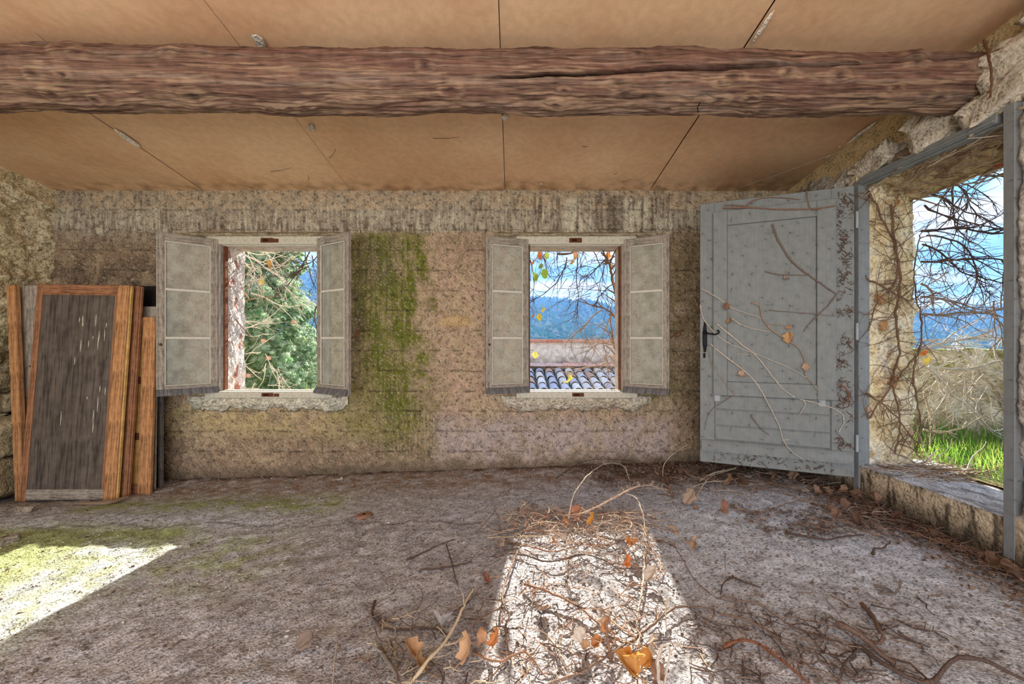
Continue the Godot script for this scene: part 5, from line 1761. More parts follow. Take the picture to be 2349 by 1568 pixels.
	creeper("garden_creeper", "bare creeper stems arching down before the garden wall to the grass", [
		[px3(2140, 850, 3.5), Vector3(0.8, -1, 0.25), 0.9, 0.009, 1, 0.02], [px3(2200, 860, 3.5), Vector3(0.5, -1, 0.2), 0.8, 0.008, 2, 0.0], [px3(2120, 900, 3.4), Vector3(0.3, -1, 0.1), 0.6, 0.010, 2, 0.0], [px3(2240, 840, 3.5), Vector3(0.4, -1, 0.2), 0.7, 0.009, 2, 0.0], [px3(2118, 985, 3.3), Vector3(0.9, -0.3, 0.2), 0.4, 0.012, 1, 0.0]], srgb(206, 188, 164), 126)
	# leaves still hanging in and round the openings
	var hang := [
		[1236, 578, 4.3, 0.10, srgb(196, 108, 62), "curled orange leaf at the upper left of the right window"], [1226, 598, 4.3, 0.09, srgb(222, 140, 60), "orange leaf just below the upper left corner of the right window"],
		[1250, 580, 4.3, 0.09, srgb(176, 196, 60), "small yellow green leaf at the top left of the right window"], [1240, 606, 4.3, 0.11, srgb(150, 176, 70), "pale green leaf in the cluster at the left edge of the right window"],
		[1248, 618, 4.3, 0.12, srgb(164, 200, 56), "large bright green leaf hanging at the left edge of the right window"], [1234, 630, 4.3, 0.11, srgb(196, 206, 60), "yellow green leaf lowest of the cluster at the left edge of the right window"], [1222, 625, 4.3, 0.09, srgb(170, 196, 70), "green leaf tight against the left frame of the right window"],
		[1246, 706, 4.3, 0.09, srgb(226, 206, 80), "yellow leaf before the hill at the left edge of the right window"], [1236, 720, 4.3, 0.09, srgb(214, 200, 70), "yellow leaf below another at the left edge of the right window"], [1225, 722, 4.3, 0.07, srgb(186, 110, 72), "small brown leaf beside the yellow ones in the right window"],
		[1316, 578, 4.3, 0.10, srgb(196, 140, 90), "brown leaf hanging from the top centre of the right window"], [1313, 596, 4.3, 0.10, srgb(214, 168, 100), "tan leaf hanging lowest at the top centre of the right window"],
		[1396, 580, 4.3, 0.09, srgb(220, 150, 60), "orange leaf at the top right of the right window"], [1394, 594, 4.3, 0.09, srgb(150, 110, 80), "dull brown leaf at the top right of the right window"], [1398, 606, 4.3, 0.08, srgb(190, 140, 84), "tan leaf below the brown one at the top right of the right window"],
		[1420, 770, 4.3, 0.09, srgb(232, 160, 72), "orange leaf on the creeper at the right edge of the right window"], [1420, 790, 4.3, 0.09, srgb(236, 172, 70), "second orange leaf down the right edge of the right window"], [1412, 814, 4.3, 0.10, srgb(240, 186, 80), "golden leaf low at the right edge of the right window"], [1415, 860, 4.3, 0.12, srgb(238, 190, 120), "pale gold leaf lowest at the right edge of the right window"],
		[1306, 862, 4.25, 0.16, srgb(236, 222, 70), "large bright yellow leaf over the roof tiles in the right window"], [1228, 808, 4.3, 0.10, srgb(238, 230, 110), "pale yellow leaf before the parapet in the right window"],
		[600, 640, 4.35, 0.09, srgb(236, 206, 70), "yellow leaf caught among pale stems in the left window"], [612, 597, 4.35, 0.09, srgb(196, 140, 60), "amber leaf hanging near the top of the left window"], [705, 892, 4.2, 0.16, srgb(214, 226, 40), "bright yellow green leaf on the sill of the left window"],
		[2016, 675, 2.93, 0.09, srgb(190, 138, 90), "tan leaf stuck at mid height on the stone door cheek"], [2035, 870, 2.92, 0.12, srgb(236, 206, 172), "large pale dead leaf low on the stone door cheek"], [2055, 862, 2.92, 0.10, srgb(196, 134, 88), "brown leaf beside the large pale one on the stone door cheek"],
		[2060, 460, 2.93, 0.08, srgb(216, 150, 84), "orange leaf near the top of the stone door cheek"], [1995, 935, 2.92, 0.08, srgb(222, 186, 160), "pale curled leaf near the door frame on the stone door cheek"], [2095, 988, 2.92, 0.08, srgb(226, 196, 168), "pale leaf near the foot of the stone door cheek"],
		[2035, 735, 2.93, 0.09, srgb(206, 156, 106), "tan leaf among the stems in the middle of the stone door cheek"], [2202, 375, 2.6, 0.09, srgb(206, 110, 80), "red brown leaf caught under the door head"], [2288, 355, 2.45, 0.10, srgb(236, 130, 90), "orange leaf hanging at the right of the door head"], [2126, 805, 3.4, 0.09, srgb(222, 120, 50), "orange leaf on the garden wall beside the stone door cheek"], [2135, 820, 3.4, 0.09, srgb(236, 206, 80), "yellow leaf on the garden wall beside the stone door cheek"]]
	for i in hang.size():
		var q: Array = hang[i]
		put_leaf(px3(q[0], q[1], q[2]), q[3] * 0.9, q[4], q[5], Basis.from_euler(Vector3(PI * 0.5 + 0.4 * sin(i * 2.3), 0.5 * sin(i * 1.7), PI + 0.7 * cos(i * 3.1))), i, "leaf")


# ------------------------------------------------------------------ leaves

func leaf_mesh(sd: int) -> ArrayMesh:
	# a withered three pointed creeper leaf, curled about its midrib, one unit long along +z
	var r := RandomNumberGenerator.new()
	r.seed = 60 + sd
	var curl := [0.9, 1.7, 0.5, 2.3][sd - 1] as float
	var fold := [0.3, 0.5, 0.9, -0.4][sd - 1] as float
	var nu := 9
	var us := steps(-1.0, 1.0, 2.0 / (nu - 1))
	var vs := steps(0.0, 1.0, 0.09)
	var width := func(v: float) -> float:
		return 0.46 * pow(sin(PI * clampf(v * 0.86 + 0.08, 0.0, 1.0)), 0.7) * (1.0 - 0.28 * v) * (1.0 + 0.22 * sin(v * 15.0 + sd))
	var at := func(u: float, v: float) -> Vector3:
		var w: float = width.call(v)
		if v >= 1.0:
			w = 0.01
		var x := u * w
		var lift := absf(u) * w * fold + 0.06 * sin(u * 6.0 + v * 7.0 + sd)
		var a := v * curl
		return Vector3(x * cos(0.4 * curl * absf(u)), lift * cos(a) + (1.0 - cos(a)) / maxf(curl, 0.2) * 0.8, sin(a) / maxf(curl, 0.2) - 0.1 * absf(u) * (1.0 - v) - lift * sin(a) * 0.4)
	var tint := func(u: float, v: float, p: Vector3) -> Color:
		var k := 1.0 - 0.28 * absf(u) * v + 0.2 * (r.randf() - 0.5)
		if absf(u) < 0.1:
			k *= 0.82
		return Color(k, k, k)
	return sheet(us, vs, at, tint)


var leaf_mats := {}


func leaf_mat(col: Color) -> StandardMaterial3D:
	var key := col.to_html()
	if not leaf_mats.has(key):
		var mt: StandardMaterial3D = m.leaf.duplicate()
		var mean := (col.r + col.g + col.b) / 3.0
		mt.albedo_color = col.lerp(Color(mean, mean, mean), 0.12).linear_to_srgb()
		leaf_mats[key] = mt
	return leaf_mats[key]


func put_leaf(at: Vector3, size: float, col: Color, label: String, basis: Basis, i: int, called := "fallen_leaf", group := "") -> void:
	var o := thing(called, label, "leaf", at, group)
	o.basis = basis
	part(o, "blade", leaf_meshes[i % 4], leaf_mat(col), Transform3D(Basis().scaled(Vector3(size, size, size)), Vector3.ZERO))
	var s := Shape.new()
	s.tube(curve_through([Vector3(0, 0.001, 0.02), Vector3(0.004, 0.006, -size * 0.35), Vector3(-0.006, 0.002, -size * 0.7)], 0.02), PackedFloat32Array([0.0018, 0.0016, 0.0016, 0.0015, 0.0014, 0.0013, 0.0012, 0.0012, 0.0012, 0.0012, 0.0012, 0.0012]), 4, col * 0.8)
	part(o, "stalk", s.mesh(), m.plain)


# ------------------------------------------------------------------ dead creepers on the door and the floor

func strand(called: String, label: String, lines: Array, r0: float, col: Color, spikes := 0.0, group := "") -> void:
	# one dead stem: its first line is the stem, further lines are side shoots
	var s := Shape.new()
	var r := RandomNumberGenerator.new()
	r.seed = hash(label)
	for i in lines.size():
		var pts := curve_through(lines[i], 0.022, 0.005)
		var rr := r0 if i == 0 else r0 * 0.65
		s.tube(pts, taper(pts.size(), rr, rr * 0.55, 0.4), 6, col)
		if spikes > 0.0:
			for k in pts.size():
				for e in 3:
					if r.randf() < spikes:
						var d := Vector3(r.randf_range(-1, 1), r.randf_range(-0.3, 1), r.randf_range(-1, 1)).normalized()
						var ln := r.randf_range(0.012, 0.05)
						var q := pts[k] + d * ln
						s.tube(PackedVector3Array([pts[k], pts[k] + d * ln * 0.5 + Vector3(0, 0.004, 0), q]), PackedFloat32Array([rr * 0.4, rr * 0.35, rr * 0.3]), 4, col)
						if r.randf() < 0.5:
							var d2 := (d + Vector3(r.randf_range(-1, 1), r.randf_range(-0.5, 1), r.randf_range(-1, 1))).normalized()
							s.tube(PackedVector3Array([pts[k] + d * ln * 0.6, pts[k] + d * ln * 0.6 + d2 * ln * 0.5]), PackedFloat32Array([rr * 0.32, rr * 0.25]), 4, col)
	var o := thing(called, label, "vine", lines[0][0], group)
	part(o, "stem", s.mesh(), m.vine, Transform3D(Basis(), -(lines[0][0] as Vector3)))


func door_line(pts: Array, out := 0.012) -> Array:
	# points given on the opened door leaf, in crop units
	var a := []
	for p in pts:
		var px: float = 1560.0 + p[0] * 0.491
		var py: float = 380.0 + p[1] * 0.491
		var w := leaf_from_px(px, py, 0.0)
		var loc := Basis(Vector3.UP, atan2(0.40, -0.925)).inverse() * (w - LEAF_HINGE)
		var stand := out + (0.03 if loc.x > 0.11 and loc.x < 0.915 and loc.y > 0.55 and loc.y < 2.02 else 0.0)
		if loc.x > 0.226 and loc.x < 0.815 and loc.y > 0.66 and loc.y < 1.90:
			stand = out + 0.016
		if loc.y > 0.08 and loc.y < 0.19:
			stand = out + 0.046
		a.append(leaf_from_px(px, py, stand))
	return a


func build_door_vines() -> void:
	var b := srgb(186, 166, 148)
	var pale := srgb(226, 214, 198)
	var dk := srgb(150, 132, 120)
	var list := [
		["dead creeper stem running from the top of the door panel down to its right stile", [[[430, 275], [450, 340], [490, 410], [540, 470], [600, 515], [660, 560], [720, 600]]], 0.0055, dk],
		["short horizontal dead creeper twig across the upper door panel", [[[395, 495], [450, 510], [520, 512], [600, 515]]], 0.0035, dk],
		["dead creeper twig slanting from the left door stile across the panel edge", [[[100, 575], [160, 610], [240, 665], [310, 690], [380, 715]]], 0.004, pale],
		["long dead creeper stem winding down the middle of the door panel", [[[330, 640], [370, 655], [385, 715], [430, 770], [500, 815], [550, 850], [575, 900], [580, 970], [610, 1010], [640, 1050]], [[480, 745], [450, 745], [420, 738]]], 0.0055, b],
		["longest pale dead creeper stem, from the door handle to the lower right stile", [[[170, 740], [240, 795], [290, 840], [340, 875], [400, 945], [450, 1010], [500, 1060], [560, 1088], [640, 1110], [720, 1135], [765, 1180], [740, 1240]], [[570, 1090], [585, 1110], [555, 1160]]], 0.005, pale],
		["dead creeper twig passing over the door handle into the panel", [[[95, 650], [110, 715], [160, 780], [230, 830], [330, 870], [430, 910], [520, 950], [590, 990]], [[265, 878], [300, 880], [330, 878]]], 0.004, pale],
		["dead creeper stem trailing from under the door handle to the foot of the door", [[[140, 830], [210, 890], [290, 950], [350, 1010], [390, 1075], [430, 1150], [460, 1210], [480, 1280], [520, 1330], [570, 1365]], [[480, 1280], [515, 1275]]], 0.005, pale],
		["short dead creeper twig curving below the door handle", [[[130, 850], [150, 930], [200, 1000], [255, 1070]]], 0.003, b],
		["dead creeper twig level with the top of the door handle", [[[240, 715], [290, 745], [350, 765], [420, 775]]], 0.0035, pale],
		["dead creeper twig bending down leftwards from the right panel stile", [[[720, 605], [680, 660], [640, 695], [570, 775]]], 0.004, dk],
		["thin horizontal dead creeper twig across the middle of the door", [[[410, 675], [520, 685], [640, 695], [715, 705]]], 0.0028, dk],
		["dead creeper stems lying along the top edge of the door panel", [[[200, 200], [320, 203], [450, 210], [600, 210], [715, 195]], [[310, 190], [340, 165], [420, 150], [560, 160]], [[590, 120], [592, 180], [610, 215], [660, 205]], [[205, 188], [260, 186], [320, 200]]], 0.005, srgb(166, 130, 108)],
		["faint dead twig over the lower left boards of the door", [[[240, 1075], [200, 1100], [150, 1135], [125, 1180], [115, 1230]]], 0.0025, dk],
		["pale dead creeper curl at the lower right stile of the door", [[[740, 1015], [775, 1040], [788, 1090], [770, 1110]]], 0.004, srgb(170, 120, 96)],
		["dark dead twig on the storm boards near the foot of the door", [[[330, 1165], [370, 1220], [415, 1255]]], 0.0035, dk]]
	for q in list:
		var lines := []
		for l in q[1]:
			lines.append(door_line(l))
		strand("door_creeper", q[0], lines, q[2] * 1.25, q[3])
	# rootlets left clinging to the right stile and the edges of the door
	var s := Shape.new()
	var r := RandomNumberGenerator.new()
	r.seed = 21
	for k in 1300:
		var u := r.randf_range(0.015, 0.10)
		var v := r.randf_range(0.2, 2.05)
		if noise_rough.get_noise_2d(u * 6.0, v * 5.0) < 0.0:
			continue
		if r.randf() < 0.2:
			u = r.randf_range(0.12, 0.9)
			v = r.randf_range(0.02, 0.11)
		var p := leaf_point(u, v, 0.003)
		var q := leaf_point(u + r.randf_range(-0.03, 0.03), v + r.randf_range(-0.03, 0.03), 0.004)
		s.tube(PackedVector3Array([p, (p + q) * 0.5 + Vector3(-0.002, 0, 0.004), q]), PackedFloat32Array([0.0014, 0.0018, 0.001]), 4, srgb(150, 112, 92).lerp(srgb(90, 70, 60), r.randf()))
	tag(part(self, "creeper_rootlets", s.mesh(), m.vine), "brown rootlets left clinging along the hinge side of the grey door", "rootlets", "", "stuff")
	var leaves := [[500, 760, 0.055, srgb(206, 160, 116), "small tan dead leaf caught on the middle of the door panel"], [505, 795, 0.085, srgb(226, 178, 120), "larger tan dead leaf just under another on the door panel"], [285, 970, 0.095, srgb(222, 186, 160), "pale dead leaf hanging at the lower left of the door panel"], [578, 938, 0.06, srgb(214, 174, 136), "small dead leaf near the right edge of the door panel"], [230, 728, 0.07, srgb(176, 140, 112), "curled dead leaf right of the door handle"], [210, 658, 0.06, srgb(166, 124, 98), "dead brown leaf above the door handle"], [490, 530, 0.07, srgb(176, 160, 146), "crumpled grey dead leaf in the upper half of the door panel"]]
	for i in leaves.size():
		var q: Array = leaves[i]
		put_leaf(door_line([[q[0], q[1] - 14]], 0.02)[0], q[2], q[3], q[4], Basis(Vector3.UP, -0.4) * Basis.from_euler(Vector3(PI * 0.5, 0, 0.5 * sin(i * 2.0))), i + 1, "clinging_leaf")


func fl2(pts: Array) -> Array:
	# floor points in the units of the middle crop: x, y and height above the floor
	var a := []
	for p in pts:
		a.append(on_floor(800.0 + p[0] * 0.3831, 1020.0 + p[1] * 0.3831, p[2] if p.size() > 2 else 0.008))
	return a


func fl3(pts: Array) -> Array:
	var a := []
	for p in pts:
		a.append(on_floor(1500.0 + p[0] * 0.3614, 1020.0 + p[1] * 0.3614, p[2] if p.size() > 2 else 0.008))
	return a


func build_floor_vines() -> void:
	var light_tan := srgb(226, 192, 168)  # pinkish pale tone of the bristly stems
	var brown := srgb(166, 128, 104)
	var pale := srgb(222, 208, 190)
	var straw := srgb(232, 210, 176)
	var dark := srgb(110, 92, 84)
	var mid := srgb(152, 128, 114)
	var A := [
		["bristly dead creeper arching over the head of the sunlit patch", [[[1240, 420, 0.03], [1380, 420, 0.06], [1500, 370, 0.1], [1620, 300, 0.16], [1720, 255, 0.17], [1800, 245, 0.14], [1880, 270, 0.08], [1920, 295, 0.03]]], 0.006, light_tan, 0.42],
		["tall thin creeper loop standing up behind the sunlit patch", [[[1310, 480, 0.01], [1340, 330, 0.16], [1380, 250, 0.2], [1440, 170, 0.24], [1540, 115, 0.22], [1640, 125, 0.15], [1670, 180, 0.08], [1690, 250, 0.01]]], 0.004, pale, 0.04],
		["bristly creeper tip rising at the upper left corner of the sunlit patch", [[[1065, 510, 0.01], [1060, 440, 0.05], [1040, 395, 0.07], [1085, 355, 0.08]], [[1040, 400, 0.07], [1000, 450, 0.04], [985, 500, 0.01]]], 0.005, light_tan, 0.5],
		["dead creeper curving down the right edge of the sunlit patch head", [[[1660, 290, 0.13], [1720, 320, 0.12], [1750, 380, 0.1], [1770, 470, 0.06], [1760, 560, 0.04], [1690, 660, 0.02], [1620, 720, 0.01]]], 0.0045, pale, 0.15],
		["pale creeper stem running down the right half of the sunlit patch", [[[1765, 640, 0.02], [1770, 700, 0.03], [1760, 840, 0.03], [1740, 960, 0.02], [1720, 1100, 0.01]]], 0.0055, pale, 0.03],
		["brown creeper stem slanting through the middle of the sunlit patch", [[[1050, 825, 0.03], [1170, 860, 0.04], [1280, 910, 0.04], [1380, 970, 0.03], [1480, 1060, 0.03], [1560, 1160, 0.02], [1600, 1200, 0.01]], [[1210, 880, 0.03], [1160, 850, 0.05]]], 0.006, brown, 0.12],
		["straight pale twig lying across the top of the sunlit patch", [[[830, 550], [1000, 550, 0.02], [1180, 550, 0.02], [1300, 560, 0.01]]], 0.0035, straw, 0.02],
		["dark creeper runner across the upper part of the sunlit patch", [[[970, 590, 0.01], [1100, 610, 0.02], [1220, 640, 0.02], [1400, 600, 0.03], [1560, 600, 0.02], [1660, 560, 0.01]]], 0.004, brown, 0.15],
		["second dark creeper runner just below, across the sunlit patch", [[[960, 655], [1060, 660, 0.02], [1180, 700, 0.03], [1300, 690, 0.03], [1400, 660, 0.03], [1520, 690, 0.02], [1640, 760, 0.01]]], 0.0045, dark, 0.12],
		["long creeper stem following the left edge of the sunlit patch", [[[1010, 640, 0.02], [970, 740, 0.03], [930, 850, 0.04], [920, 940, 0.04], [960, 1000, 0.03], [940, 1100, 0.02], [955, 1250, 0.02], [900, 1340, 0.01], [800, 1430, 0.01]]], 0.0055, mid, 0.2],
		["dead creeper stem slanting up from the bottom of the sunlit patch", [[[1200, 1430, 0.02], [1400, 1360, 0.03], [1560, 1250, 0.04], [1690, 1160, 0.03]]], 0.0055, mid, 0.06],
		["dead twig entering the left side of the sunlit patch", [[[690, 1150, 0.02], [760, 1060, 0.05], [870, 980, 0.04], [960, 930, 0.02]]], 0.004, mid, 0.08],
		["long straw coloured stem lying left of the sunlit patch", [[[360, 1450, 0.02], [470, 1310, 0.06], [600, 1140, 0.08], [690, 970, 0.1], [745, 865, 0.11]], [[560, 1200, 0.06], [640, 1180, 0.05], [680, 1130, 0.05]]], 0.006, straw, 0.05],
		["thin dark bow of dead creeper on the grey floor left of the sunlit patch", [[[160, 920], [140, 1000], [180, 1070], [270, 1100], [400, 1095], [520, 1105], [590, 1130]], [[150, 1010], [200, 1040], [270, 1060]]], 0.006, dark, 0.02],
		["thick grey stub of creeper at the lower edge of the floor", [[[180, 1220, 0.01], [230, 1300, 0.03], [270, 1360, 0.04], [310, 1450, 0.05]], [[200, 1250, 0.02], [150, 1210, 0.03], [125, 1150, 0.05]]], 0.009, srgb(160, 148, 138), 0.02],
		["dead twig curling at the bottom left of the creeper litter", [[[30, 1285], [100, 1290, 0.02], [150, 1340, 0.02], [170, 1395]]], 0.004, mid, 0.0],
		["dark dead twig lying apart on the grey floor, farthest left", [[[350, 685], [460, 630, 0.01], [580, 580], [640, 565]]], 0.0045, dark, 0.0],
		["dark twig level with the middle of the sunlit patch on its left", [[[430, 740], [560, 735, 0.012], [740, 700]]], 0.005, dark, 0.0],
		["short dark twig crossing another on the grey floor", [[[585, 600], [610, 680, 0.012], [650, 840]]], 0.004, dark, 0.0],
		["thin forked twig standing left of the sunlit patch head", [[[780, 500, 0.01], [830, 450, 0.04], [885, 375, 0.07]], [[830, 450, 0.04], [800, 438, 0.05]], [[840, 480, 0.02], [900, 530, 0.01]]], 0.0035, mid, 0.0],
		["upright bent twig left of the sunlit patch head", [[[870, 385, 0.07], [900, 440, 0.05], [900, 530, 0.005]], [[900, 530, 0.01], [955, 455, 0.05]]], 0.004, mid, 0.05],
		["pale forked creeper stump at the lower right of the sunlit patch", [[[1860, 1430, 0.02], [1850, 1270, 0.12], [1880, 1200, 0.15], [1920, 1195, 0.15]], [[1890, 1440, 0.02], [1930, 1240, 0.12], [1995, 1185, 0.14]], [[1930, 1240, 0.12], [1915, 1200, 0.14]]], 0.007, pale, 0.02],
		["creeper runner reaching right out of the sunlit patch", [[[1690, 1170, 0.02], [1850, 1050, 0.03], [1980, 970, 0.02], [2190, 965, 0.01]], [[2190, 965, 0.01], [2180, 1020, 0.02], [2120, 1070, 0.01]], [[1850, 1050, 0.03], [1900, 985, 0.05]]], 0.0055, mid, 0.1],
		["short pale straw standing at the right edge of the sunlit patch", [[[1910, 905, 0.1], [1895, 1000, 0.05], [1900, 1090, 0.005]]], 0.0035, straw, 0.0],
		["dead twig near the bottom centre of the sunlit patch", [[[1195, 1145, 0.02], [1240, 1200, 0.02], [1280, 1290, 0.02], [1325, 1360, 0.01]]], 0.006, pale, 0.0],
		["bristly runner along the lower left edge of the sunlit patch", [[[740, 1250, 0.02], [880, 1300, 0.04], [950, 1280, 0.05], [1060, 1235, 0.06], [1110, 1290, 0.03], [1180, 1390, 0.01]]], 0.005, brown, 0.2],
		["long thin creeper sweeping right from the sunlit patch over blue grey floor", [[[1820, 560], [1940, 600, 0.02], [2010, 700, 0.02], [2080, 800, 0.01], [2200, 900, 0.01], [2349, 950]]], 0.0035, mid, 0.02],
		["dark stems lying along the foot of the back wall", [[[1240, 200, 0.02], [1400, 100, 0.06], [1560, 85, 0.08], [1680, 90, 0.06], [1740, 110, 0.02]], [[1300, 170, 0.02], [1480, 150, 0.03], [1700, 140, 0.02]]], 0.0045, dark, 0.02],
		["thin dead twig standing against the back wall left of the door", [[[1880, 190, 0.02], [1890, 110, 0.14], [1960, 40, 0.22], [2030, 0, 0.27]]], 0.0035, pale, 0.0],
		["pale dead stem lying under the left end of the door", [[[2080, 300, 0.02], [2130, 230, 0.05], [2180, 180, 0.06], [2320, 140, 0.05]], [[2060, 280, 0.02], [1960, 330, 0.03], [1850, 350, 0.01]]], 0.005, pale, 0.05],
		["bristly tangle of dead creeper on the right rim of the sunlit patch", [[[1750, 480, 0.05], [1790, 560, 0.05], [1830, 640, 0.04], [1870, 720, 0.03], [1850, 800, 0.02]], [[1800, 600, 0.04], [1760, 660, 0.03]]], 0.005, light_tan, 0.5],
		["bristly dead runner at the lower right of the sunlit patch", [[[1480, 1060, 0.03], [1560, 1040, 0.04], [1640, 1100, 0.05], [1720, 1140, 0.04], [1700, 1200, 0.02]]], 0.005, light_tan, 0.5],
		["upright bristly stem in the middle of the sunlit patch", [[[1570, 1300, 0.01], [1555, 1200, 0.06], [1545, 1100, 0.12], [1550, 1040, 0.15]]], 0.006, brown, 0.4]]
	for q in A:
		var lines := []
		for l in q[1]:
			lines.append(fl2(l))
		strand("dry_creeper", q[0], lines, q[2], q[3], q[4])
	var B := [
		["dark dead twig lying before the leaf litter on blue grey floor", [[[830, 550], [950, 580, 0.012], [1100, 600, 0.012], [1200, 590, 0.01], [1330, 575]]], 0.006, dark, 0.03],
		["pale twig lying on the bare floor before the door", [[[480, 400], [600, 420, 0.012], [730, 415, 0.012], [850, 370, 0.01], [1000, 340]]], 0.0045, mid, 0.05],
		["small forked dark twig in the middle of the blue grey floor", [[[1390, 690], [1400, 660, 0.02], [1450, 665, 0.02], [1500, 620, 0.03]]], 0.006, dark, 0.0],
		["dead twig with an upturned end on the blue grey floor", [[[1400, 885], [1480, 905, 0.012], [1530, 940, 0.012], [1560, 900, 0.04], [1565, 850, 0.07]], [[1430, 935], [1530, 940, 0.01]]], 0.007, srgb(140, 126, 116), 0.0],
		["thick brown creeper stem at the bottom right of the floor", [[[1160, 1140, 0.03], [1230, 1170, 0.04], [1310, 1220, 0.03], [1380, 1280, 0.02], [1450, 1350, 0.01], [1530, 1395, 0.01]]], 0.013, srgb(140, 116, 104), 0.0],
		["thick brown creeper stem bent into a hook on the right of the floor", [[[1320, 1005, 0.03], [1390, 1080, 0.04], [1430, 1170, 0.05], [1462, 1215, 0.04], [1430, 1255, 0.02], [1370, 1250, 0.01]]], 0.010, srgb(132, 104, 90), 0.02],
		["long thin dead stem running from the sunlit patch to the hooked stem", [[[430, 960], [560, 985, 0.02], [680, 1020, 0.02], [800, 1100, 0.02], [930, 1180, 0.01], [1060, 1235, 0.01], [1180, 1290]]], 0.0045, mid, 0.06],
		["straight thin stem slanting to the lower edge of the floor", [[[420, 1065], [560, 1100, 0.02], [700, 1160, 0.02], [800, 1250, 0.02], [900, 1330, 0.02], [1000, 1420, 0.02], [1080, 1510]]], 0.005, mid, 0.02],
		["reddish brown bristly stem slanting to the lower edge of the floor", [[[440, 1280, 0.01], [520, 1250, 0.02], [630, 1245, 0.03], [720, 1310, 0.02], [830, 1390, 0.02], [980, 1515, 0.01]]], 0.006, srgb(150, 100, 76), 0.25],
		["long dark stem looping up at the bottom right corner of the floor", [[[1310, 1290], [1450, 1390, 0.02], [1600, 1470, 0.02], [1700, 1500, 0.02], [1780, 1490, 0.03], [1840, 1410, 0.06], [1930, 1360, 0.08], [2060, 1360, 0.08], [2180, 1400, 0.06], [2349, 1490, 0.03]]], 0.0085, dark, 0.02],
		["dark bristly twig at the lower middle of the floor", [[[1310, 1290, 0.01], [1240, 1350, 0.02], [1190, 1430, 0.02], [1180, 1500, 0.01]], [[1190, 1430, 0.02], [1280, 1500, 0.01], [1390, 1490, 0.01]]], 0.005, dark, 0.3],
		["thin dark twig beside the long looping stem", [[[1500, 1360], [1620, 1395, 0.012], [1720, 1470, 0.012], [1750, 1510]]], 0.0045, dark, 0.1],
		["dark broken twig right of the sunlit patch", [[[490, 830], [580, 870, 0.012], [680, 905]], [[500, 820], [440, 870, 0.012], [425, 940]]], 0.006, dark, 0.03],
		["thin upright twig right of the sunlit patch", [[[455, 690, 0.04], [450, 740, 0.03], [455, 790, 0.005]]], 0.003, mid, 0.0],
		["pale stem trailing out of the leaf litter along the doorstep", [[[1370, 310, 0.02], [1450, 400, 0.03], [1560, 480, 0.03], [1720, 530, 0.05], [1755, 600, 0.02], [1740, 635, 0.01]]], 0.006, srgb(172, 146, 128), 0.02],
		["pale stem lying under the door, left end raised", [[[290, 230, 0.02], [360, 190, 0.07], [450, 160, 0.08], [520, 145, 0.07]], [[210, 280, 0.02], [330, 240, 0.05], [500, 220, 0.04], [670, 180, 0.03]]], 0.005, pale, 0.02],
		["brown stem lying under the middle of the door", [[[660, 210, 0.02], [780, 250, 0.03], [900, 250, 0.03], [1070, 195, 0.03]]], 0.005, mid, 0.15],
		["short pale straw lying at the lower edge of the sunlit patch", [[[290, 1310], [345, 1415, 0.01]]], 0.003, straw, 0.0]]
	for q in B:
		var lines := []
		for l in q[1]:
			lines.append(fl3(l))
		strand("dry_creeper", q[0], lines, q[2], q[3], q[4])
	# matted small stuff nobody could count
	tangle("dead creeper twigs matted at the head of the sunlit patch", 61, 330, func(r: RandomNumberGenerator) -> Vector3: return on_floor(1160 + 330 * r.randf(), 1175 + 110 * r.randf() * r.randf(), 0.01 + 0.10 * r.randf() * r.randf()), [light_tan, light_tan, brown, pale], 0.13)
	tangle("dead creeper twigs matted over the middle of the sunlit patch", 62, 250, func(r: RandomNumberGenerator) -> Vector3: return on_floor(1140 + 400 * r.randf(), 1240 + 310 * r.randf(), 0.006 + 0.03 * r.randf()), [light_tan, brown, dark], 0.10)
	tangle("dead twigs and stems piled along the back wall left of the door", 63, 170, func(r: RandomNumberGenerator) -> Vector3: return on_floor(1380 + 560 * r.randf(), 1085 + 60 * r.randf() * r.randf() + 8, 0.01 + 0.03 * r.randf()), [mid, dark, pale, brown], 0.16)
	tangle("dead twigs drifted along the foot of the doorstep", 64, 200, func(r: RandomNumberGenerator) -> Vector3:
		var f := r.randf()
		return Vector3(2.43 - 0.28 * r.randf() * r.randf(), floor_height(2.4, -1.6 - 1.5 * f) + 0.012 + 0.02 * r.randf(), -1.55 - 1.5 * f), [mid, dark, brown], 0.13)
	tangle("dark mat of dead twigs on the blue grey floor before the doorstep", 65, 110, func(r: RandomNumberGenerator) -> Vector3: return on_floor(1880 + 170 * r.randf(), 1160 + 60 * r.randf(), 0.008 + 0.02 * r.randf()), [mid, dark, brown, pale], 0.13)
	tangle("fine dead twigs scattered over the lower right floor", 66, 150, func(r: RandomNumberGenerator) -> Vector3: return on_floor(1560 + 560 * r.randf(), 1360 + 210 * r.randf(), 0.006), [mid, dark], 0.10)
	tangle("fine dead twigs scattered left of the sunlit patch", 67, 60, func(r: RandomNumberGenerator) -> Vector3: return on_floor(840 + 280 * r.randf(), 1400 + 170 * r.randf(), 0.008 + 0.03 * r.randf()), [mid, straw, dark], 0.12)


